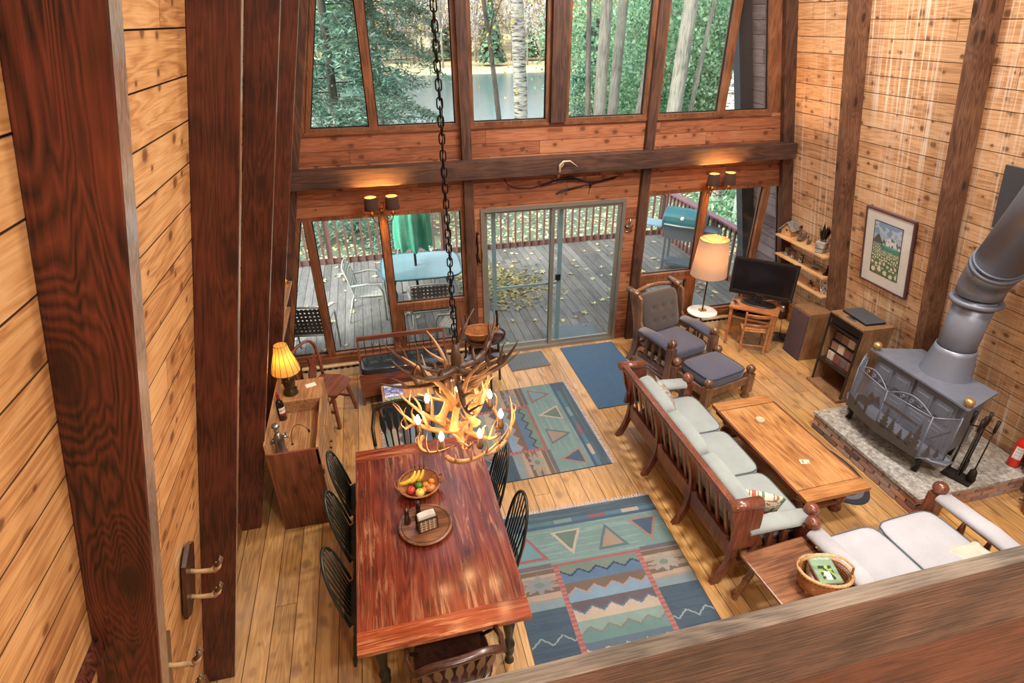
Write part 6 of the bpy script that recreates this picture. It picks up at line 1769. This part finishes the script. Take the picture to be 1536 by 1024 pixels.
b.lathe([(0, .004), (.14, .004), (.14, .01), (0, .01)], n=24, sy=.72); b.obj('body', 'wicker', t)
b = B(); b.tube(P(1.02, .095), .011, 8); b.obj('rim', 'wicker', t)
for s in (-1, 1):
    b = B(); b.tube([(s*.2, -.04, .095), (s*.225, -.03, .12), (s*.225, .03, .12), (s*.2, .04, .095)], .007, 6); b.obj('handle', 'wicker', t)

# ------------------------------------------------------------------ things on the walls
def sconce(x, lab, ang=0):
    t = T('wall_sconce', lab, 'wall lamp', (x, 6.74, 2.165), 0)
    b = B(); b.lathe([(0, 0), (.035, 0), (.03, .02), (.012, .03), (0, .03)], (0, .02, 0), 16, (0, -1, 0)); b.ball((0, -.02, .05), .022, (1, .7, 1.3)); b.obj('backplate', 'brass', t)
    for s in (-1, 1):
        b = B(); b.tube(bez((0, 0, .0), (s*.02, -.1, -.12), (s*.11, -.22, -.13), (s*.115, -.24, .02), 10), .006, 6); b.tube([(s*.03, -.03, -.06), (s*.06, -.05, -.09), (s*.055, -.08, -.06)], .0045, 5); ar = b.obj('arm', 'irondark', t)
        b = B(); b.lathe([(0, .0), (.03, .01), (.012, .03), (.014, .07), (0, .07)], (s*.115, -.24, .01), 12); b.obj('candle_cup', 'brass', ar)
        b = B(); b.lathe([(.083, .08), (.066, .225), (.0645, .225), (.0815, .08)], (s*.115, -.24, 0), 24); b.obj('shade', 'sconceshade', t)
        b = B(); b.ball((s*.115, -.24, .17), .02, (1, 1, 1.6), 8); b.obj('bulb', 'bulb2', t)
sconce(.07, 'double wall lamp with brown shades above the left window post'); sconce(4.33, 'double wall lamp with brown shades above the right window post')
t = T('hunting_bow', 'dark recurve bow hung on the boards above the sliding door', 'bow', (0, 6.75, 0))
pts = [(1.54, 2.43), (1.6, 2.35), (1.71, 2.31), (1.89, 2.3), (2.09, 2.35), (2.23, 2.38), (2.38, 2.4), (2.51, 2.36), (2.61, 2.33), (2.81, 2.33), (2.95, 2.34), (3.02, 2.37), (3.05, 2.43)]
b = B(); b.tube([(x, 0, z) for x, z in pts], [.004, .006, .008, .009, .011, .016, .02, .016, .011, .009, .008, .006, .004], 8, True, .7); b.obj('limbs', 'irondark', t)
b = B(); b.tube([(2.0, 0, 2.315), (2.15, 0, 2.35), (2.3, 0, 2.37), (2.45, 0, 2.365), (2.55, 0, 2.335)], [.01, .028, .022, .028, .01], 8, True, .6); b.obj('grip', 'dkbrown', t)
for i in range(4):
    z = i*.012
    t = T('arrow', 'arrow of the bundle tied across the lower limb of the bow', 'arrow', (0, 6.766-.004*i, 0), 0, 'arrows tied to the bow')
    b = B(); b.tube([(2.2+.02*i, 0, 2.2+z), (2.97+.01*i, 0, 2.34+z)], .0035, 6); b.obj('shaft', 'dkbrown', t)
    b = B(); b.prism([(2.21+.02*i, 2.19+z), (2.3+.02*i, 2.205+z), (2.3+.02*i, 2.235+z), (2.21+.02*i, 2.215+z)], -.001, .001, XZ); b.obj('fletching', 'shield', t)
b = B(); b.tube([(2.64, -.015, 2.33), (2.655, -.03, 2.29), (2.66, -.015, 2.26)], .012, 6); b.tube([(2.655, -.02, 2.27), (2.64, -.01, 2.17)], .004, 5); one(b, 'leather_tie', 'irondark', 'leather cord tying the arrows to the bow', 'cord', (0, 6.78, 0))
b = B(); b.tube([(2.22, 6.73, 2.42), (2.18, 6.57, 2.53), (2.175, 6.55, 2.6), (2.22, 6.55, 2.64), (2.3, 6.55, 2.64), (2.4, 6.55, 2.57)], [.018, .016, .015, .012, .009, .003], 8); b.tube([(2.185, 6.57, 2.56), (2.22, 6.56, 2.6), (2.23, 6.56, 2.63)], [.012, .007, .003], 6); one(b, 'single_antler', 'bone', 'pale curved antler hooked on the cross beam above the bow', 'antler')
t = T('wall_figure', 'dark carved archer figure hanging on the boards left of the sliding door', 'ornament', (1.195, 6.755, 1.58))
b = B(); b.tube([(0, 0, .2), (-.01, 0, .13), (0, 0, .0), (-.015, 0, -.12), (-.01, 0, -.22)], [.012, .03, .028, .025, .008], 8, True, .4); b.tube([(-.01, 0, -.08), (.02, 0, -.2)], [.02, .008], 6); b.ball((0, 0, .2), .02, (1, .5, 1), 8); b.tube([(-.02, 0, .08), (-.05, -.01, .06), (-.03, -.01, .02)], .009, 6); b.obj('figure', 'irondark', t)
b = B(); b.tube([(.01, -.012, .17), (.035, -.012, .05), (.05, -.012, -.08), (.04, -.012, -.2)], .004, 5); b.obj('bow', 'brass', t)
t = T('wall_hook', 'small pewter fish ornament right of the sliding door', 'ornament', (3.235, 6.755, 1.7))
b = B(); b.tube([(-.06, 0, .02), (-.02, 0, .0), (.03, 0, -.01), (.06, 0, .02)], [.015, .035, .03, .01], 8, True, .4); b.cyl((.0, 0, .0), (.015, 0, .1), .012, .014); b.obj('ornament', 'pewter', t)
b = B(); b.tube([(-.05, 0, -.06), (0, 0, -.075), (.05, 0, -.06)], .008, 6); b.obj('lower_bar', 'pewter', t)
# hoof coat racks on the left wall
def rack(lab, y, z):
    t = T('coat_rack', lab, 'coat rack', (lx(z)+.012, y, z), 0)
    RL = Matrix.Rotation(math.atan(K), 4, 'Y')
    X = RL @ Matrix(((0, 0, 1, 0), (1, 0, 0, 0), (0, 1, 0, 0), (0, 0, 0, 1)))
    b = B(); b.prism([(0, .27), (.09, .2), (.09, -.2), (0, -.27), (-.09, -.2), (-.09, .2)], 0, .022, X); b.obj('plaque', 'dkbrown', t)
    for s in (.07, -.13):
        b = B(RL); b.tube([(.015, 0, s), (.06, 0, s-.005), (.12, 0, s+.0), (.14, -.0, s+.012)], [.014, .012, .014, .02], 10); 
        b.tube([(.135, 0, s+.0), (.155, 0, s+.03), (.158, 0, s+.06)], [.02, .022, .019], 10, True, .8); h = b.obj('hoof_leg', 'hoof', t)
        b = B(RL); b.tube([(.15, -.009, s+.045), (.17, -.009, s+.08), (.162, -.008, s+.1)], [.013, .012, .003], 8); b.tube([(.15, .009, s+.045), (.17, .009, s+.08), (.162, .008, s+.1)], [.013, .012, .003], 8); b.obj('hoof', 'hoofdark', h)
rack('upper wooden coat rack with two deer hoof hooks on the left wall', 2.42, 1.46)
rack('wooden coat rack with deer hoof hooks partly hidden behind the nearest rafter', 1.93, 1.4)
# shelves on the left wall by the windows
for z, nm in ((1.43, 'upper'), (1.1, 'lower')):
    b = B(); x1 = lx(z)+.006; b.box((x1+.095, 6.17, z-.012), (.19, .98, .024), bev=.002); one(b, 'wall_shelf', 'hutch', '%s pine shelf on the left wall beside the windows' % nm, 'shelf')
t = T('brass_bell', 'small brass ornament on the upper left shelf by the window', 'ornament', (lx(1.43)+.14, 6.58, 1.43)); b = B(); b.lathe([(.03, 0), (.032, .01), (.022, .04), (.012, .06), (0, .065)], n=16); b.ball((0, 0, .075), .012, n=8); b.obj('bell', 'brass', t)
b = B(); b.ball((0, 0, .035), .035, (1, 1, 1)); one(b, 'glass_float', 'tableglass', 'pale blue glass ball on the upper left shelf', 'ornament', (lx(1.43)+.14, 6.1, 1.43))
for y, z, lab in ((6.35, 1.1, 'small framed photograph on the lower left shelf, nearer the window'), (5.95, 1.1, 'small framed photograph on the lower left shelf, nearer the rafter')):
    t = T('photo_frame', lab, 'picture frame', (lx(z)+.13, y, z), radians(75))
    b = B(Matrix.Rotation(radians(-12), 4, 'X')); b.box((0, 0, .1), (.16, .014, .2), bev=.003); b.obj('frame', 'dkbrown', t)
    b = B(Matrix.Rotation(radians(-12), 4, 'X')); b.box((0, -.0085, .1), (.12, .002, .16)); b.obj('photo', 'pewter', t)

# ------------------------------------------------------------------ patio
ZD = -.12
t = T('patio_table', 'glass topped patio table with an umbrella pole through it', 'patio table', (.6, 8.82, ZD), radians(-2))
b = B(); e = 5; P = []
for k in range(48):
    a = 2*pi*k/48; f = (abs(cos(a))**e+abs(sin(a))**e)**(-1/e); P.append((.64*cos(a)*f, .58*sin(a)*f))
b.prism(P, .735, .745); b.obj('glass_top', 'tableglass', t)
b = B(); b.tube([(x, y, .738) for x, y in P]+[(P[0][0], P[0][1], .738)], .014, 6); b.obj('rim', 'teal', t)
for sx in (-1, 1):
    for sy in (-1, 1): b = B(); b.tube([(sx*.5, sy*.42, .73), (sx*.42, sy*.36, .4), (sx*.5, sy*.45, 0)], .016, 8); b.obj('leg', 'teal', t)
t = T('patio_umbrella', 'closed green patio umbrella standing in the glass table', 'umbrella', (.52, 8.8, ZD))
b = B(); b.cyl((0, 0, .02), (0, 0, 2.5), .02); b.obj('pole', 'irondark', t)
b = B(); b.lathe([(0, 0), (.22, 0), (.2, .05), (.04, .08), (.03, .3), (0, .3)], n=24); b.obj('base', 'irondark', t)
def canopy(u, v):
    a = 2*pi*u; z = 1.12+1.3*v
    fold = 1+.16*cos(8*a)+.05*cos(16*a+v*4)
    r = (.25-.04*v if v < .35 else .236*(1-(v-.35)/.65)**.75+.02)*fold*(1+.06*sin(v*9))
    return (r*cos(a), r*sin(a), z-(.07*(.5+.5*cos(8*a)) if v < .02 else 0))
b = B(); b.grid(canopy, 96, 20); b.obj('canopy', 'umb', t)
def patio_chair(name, label, loc, rz, strap, group='strap patio chairs'):
    t = T(name, label, 'patio chair', (loc[0], loc[1], ZD), rz, group)
    w = .27
    # +y front
    for s in (-1, 1):
        b = B(); b.tube([(s*w, -.3, .92), (s*w, -.2, .6), (s*w, -.16, .42), (s*w, .24, .42)], .013, 8); b.tube([(s*w, -.2, .42), (s*w*1.06, -.3, 0)], .013, 8)
        b.tube([(s*w, -.21, .62), (s*(w+.03), .05, .65), (s*(w+.03), .22, .62), (s*(w+.02), .27, .5), (s*(w+.02), .28, 0)], [.014]*5, 8, True, 1.3); b.obj('side_frame', 'chairalu', t)
    b = B(); b.tube([(-w, .24, .42), (w, .24, .42)], .013); b.tube([(-w, -.3, .92), (0, -.31, .935), (w, -.3, .92)], .013); b.tube([(-w, -.17, .44), (w, -.17, .44)], .011); b.obj('cross_bar', 'chairalu', t)
    b = B()
    for i in range(7):
        y = -.13+.055*i; b.box((0, y, .425), (2*w-.01, .032, .004))
    for i in range(9): b.box((-w+.045+i*(2*w-.09)/8, .05, .428), (.034, .4, .004))
    b.obj('seat_straps', strap, t)
    b = B()
    p0, p1 = V((0, -.175, .46)), V((0, -.298, .9)); d = (p1-p0)
    for i in range(7):
        q = p0+d*(i+.5)/7; b.bar(q-V((w-.01, 0, 0)), q+V((w-.01, 0, 0)), .003, .038, (0, -.1, 1))
    for i in range(9):
        x = -w+.045+i*(2*w-.09)/8; b.bar(p0+V((x, .004, 0)), p1+V((x, .004, 0)), .034, .003, (0, 1, .2))
    b.obj('back_straps', strap, t)
    return t
patio_chair('patio_chair', 'strap patio chair at the left end of the glass table', (-.3, 8.75), radians(-94), 'straplight')
patio_chair('patio_chair', 'dark strap patio chair on the near side of the glass table, back to the window', (.62, 7.86), radians(-2), 'strapdark')
patio_chair('patio_chair', 'brown strap patio chair on the far side of the glass table behind the umbrella', (.57, 9.72), radians(180), 'strapbrown')
patio_chair('patio_chair', 'pale strap patio chair seen through the small lower window', (1.0, 7.35), radians(64), 'straplight')
patio_chair('patio_chair', 'dark strap patio chair close to the left corner window', (-1.08, 7.52), radians(-8), 'strapdark')
# grill
t = T('barbecue_grill', 'teal lidded gas barbecue with side shelf on the deck', 'grill', (5.55, 9.25, ZD), radians(-44))
b = B(); b.box((0, 0, .78), (.62, .42, .2), bev=.02, taper=1.12); b.obj('firebox', 'grillgrey', t)
b = B(); pr_ = []
for k in range(13):
    a = pi*k/12; pr_.append((-.26*cos(a)*1.0, .88+.3*sin(a)**.8))
X_ = Matrix(((0, 0, 1, 0), (1, 0, 0, 0), (0, 1, 0, 0), (0, 0, 0, 1)))
b.prism(pr_, -.34, .34, X_); b.obj('lid', 'teal', t)
b = B()
for s in (-1, 1): b.prism([(y*1.03, z+.0) for y, z in pr_], s*.345-.012, s*.345+.012, X_)
b.obj('lid_end', 'grillgrey', t)
b = B(); b.tube([(-.3, -.3, .93), (0, -.33, .93), (.3, -.3, .93)], .016, 8); b.obj('lid_handle', 'chairalu', t)
b = B(); b.lathe([(0, 0), (.035, 0), (.035, .008), (0, .01)], (0, -.235, 1.05), 20, (0, -1, .5)); b.obj('thermometer', 'white', t)
b = B(); b.box((-.56, -.02, .84), (.4, .38, .03), bev=.01); b.obj('side_shelf', 'lightblue', t)
b = B(); b.box((.5, .02, .8), (.28, .38, .12), bev=.02); b.obj('side_burner', 'grillgrey', t)
for sx in (-1, 1):
    for sy in (-1, 1): b = B(); b.box((sx*.28, sy*.17, .35), (.035, .035, .7)); b.obj('leg', 'grillgrey', t)
b = B(); b.box((0, 0, .15), (.56, .36, .02)); b.box((0, -.2, .68), (.56, .02, .09)); b.obj('cart_shelf', 'grillgrey', t)
b = B(); b.box((0, 0, .003), (.9, .8, .006)); one(b, 'grill_mat', 'greymat', 'grey green mat on the deck boards in front of the barbecue', 'mat', (4.75, 8.0, ZD), radians(4))
b = B(); b.box((0, 0, .006), (.85, .55, .01)); one(b, 'outdoor_mat', 'greymat', 'dark bristle mat outside the sliding door, scattered with leaves', 'mat', (2.7, 7.25, ZD), 0)
SKY = .75; SUN = 3.2; FILL = 255; EXPO = 0.05
# ------------------------------------------------------------------ camera, light
cam = bpy.data.cameras.new('camera'); co_ = bpy.data.objects.new('camera', cam); COL.objects.link(co_)
yaw, pitch, roll, fpx = radians(13.543), radians(29.467), radians(-.3963), 854.22
fw = V((sin(yaw)*cos(pitch), cos(yaw)*cos(pitch), -sin(pitch))); rt = V((cos(yaw), -sin(yaw), 0)); up = rt.cross(fw)
r2 = rt*cos(roll)+up*sin(roll); u2 = up*cos(roll)-rt*sin(roll)
mt = Matrix((r2, u2, -fw)).transposed().to_4x4(); mt.translation = (0, 0, 4.1); co_.matrix_world = mt
cam.sensor_width = 36; cam.lens = 36*fpx/1536; cam.clip_start = .05; cam.clip_end = 600
SC.camera = co_
w = bpy.data.worlds.new('World'); SC.world = w; w.use_nodes = True; nt = w.node_tree
sky = nt.nodes.new('ShaderNodeTexSky'); sky.sky_type = 'NISHITA'; sky.sun_disc = False; sky.sun_elevation = radians(38); sky.sun_rotation = radians(250); sky.air_density = 1.2; sky.dust_density = 3.
hs = nt.nodes.new('ShaderNodeHueSaturation'); hs.inputs['Saturation'].default_value = .3
nt.links.new(sky.outputs[0], hs.inputs['Color']); nt.links.new(hs.outputs[0], nt.nodes['Background'].inputs[0]); nt.nodes['Background'].inputs[1].default_value = SKY
def light(kind, name, loc, power, color, size=.1, rot=(0, 0, 0), parent=None, **kw):
    l = bpy.data.lights.new(name, kind); l.energy = power; l.color = color
    if kind == 'AREA': l.size = size
    elif kind == 'SUN': l.angle = size
    else: l.shadow_soft_size = size
    for k, v in kw.items(): setattr(l, k, v)
    o = bpy.data.objects.new(name, l); COL.objects.link(o); o.location = loc; o.rotation_euler = rot
    if parent is not None: o.parent = parent
    return o
light('SUN', 'sun', (0, 0, 20), SUN, (1, .93, .82), radians(2.), (radians(52), 0, radians(-62)))
# added fill lamps, unseen under the roof, brightening the great room and loft
for i, (x, y, z, p) in enumerate(((2.9, 4.6, 6.6, 1.), (3.2, 1.9, 6.6, 1.), (1.6, -1.2, 6.2, .8), (3.9, -1.0, 6.2, .6))):
    t = T('fill_lamp', 'added fill lamp with white dome shade, unseen high under the roof', 'lamp', (x, y, z), 0, 'added fill lamps under the roof')
    b = B(); b.cyl((0, 0, .1), (0, 0, 7.6-z+.0), .012, None, 8); b.lathe([(.02, .12), (.2, .06), (.28, -.02), (.27, -.03), (.19, .04), (.02, .1)], n=20); b.obj('shade', 'white', t)
    light('AREA', 'fill_light', (0, 0, -.05), FILL*p, (1, .93, .85), .5, (0, 0, 0), t, shape='DISK')
# added disc lamps under the loft, unseen fill for the room
for i, (x, y) in enumerate(((.6, -.6), (3.4, -.6))):
    t = T('loft_fill_lamp', 'added fill disc lamp, unseen under the loft floor', 'lamp', (x, y, 2.175), 0, 'added fill lamps under the loft floor')
    b = B(); b.lathe([(0, .02), (.14, .02), (.15, 0), (.13, -.03), (0, -.035)], n=20); b.obj('disc', 'white', t)
    light('AREA', 'fill_light', (0, 0, -.05), FILL*.25, (1, .85, .68), .3, (0, 0, 0), t, shape='DISK')
vs_ = SC.view_settings; SC.display_settings.display_device = 'sRGB'
vs_.view_transform = 'Standard'; vs_.look = 'None'; vs_.exposure = EXPO; vs_.gamma = 1; vs_.use_curve_mapping = False
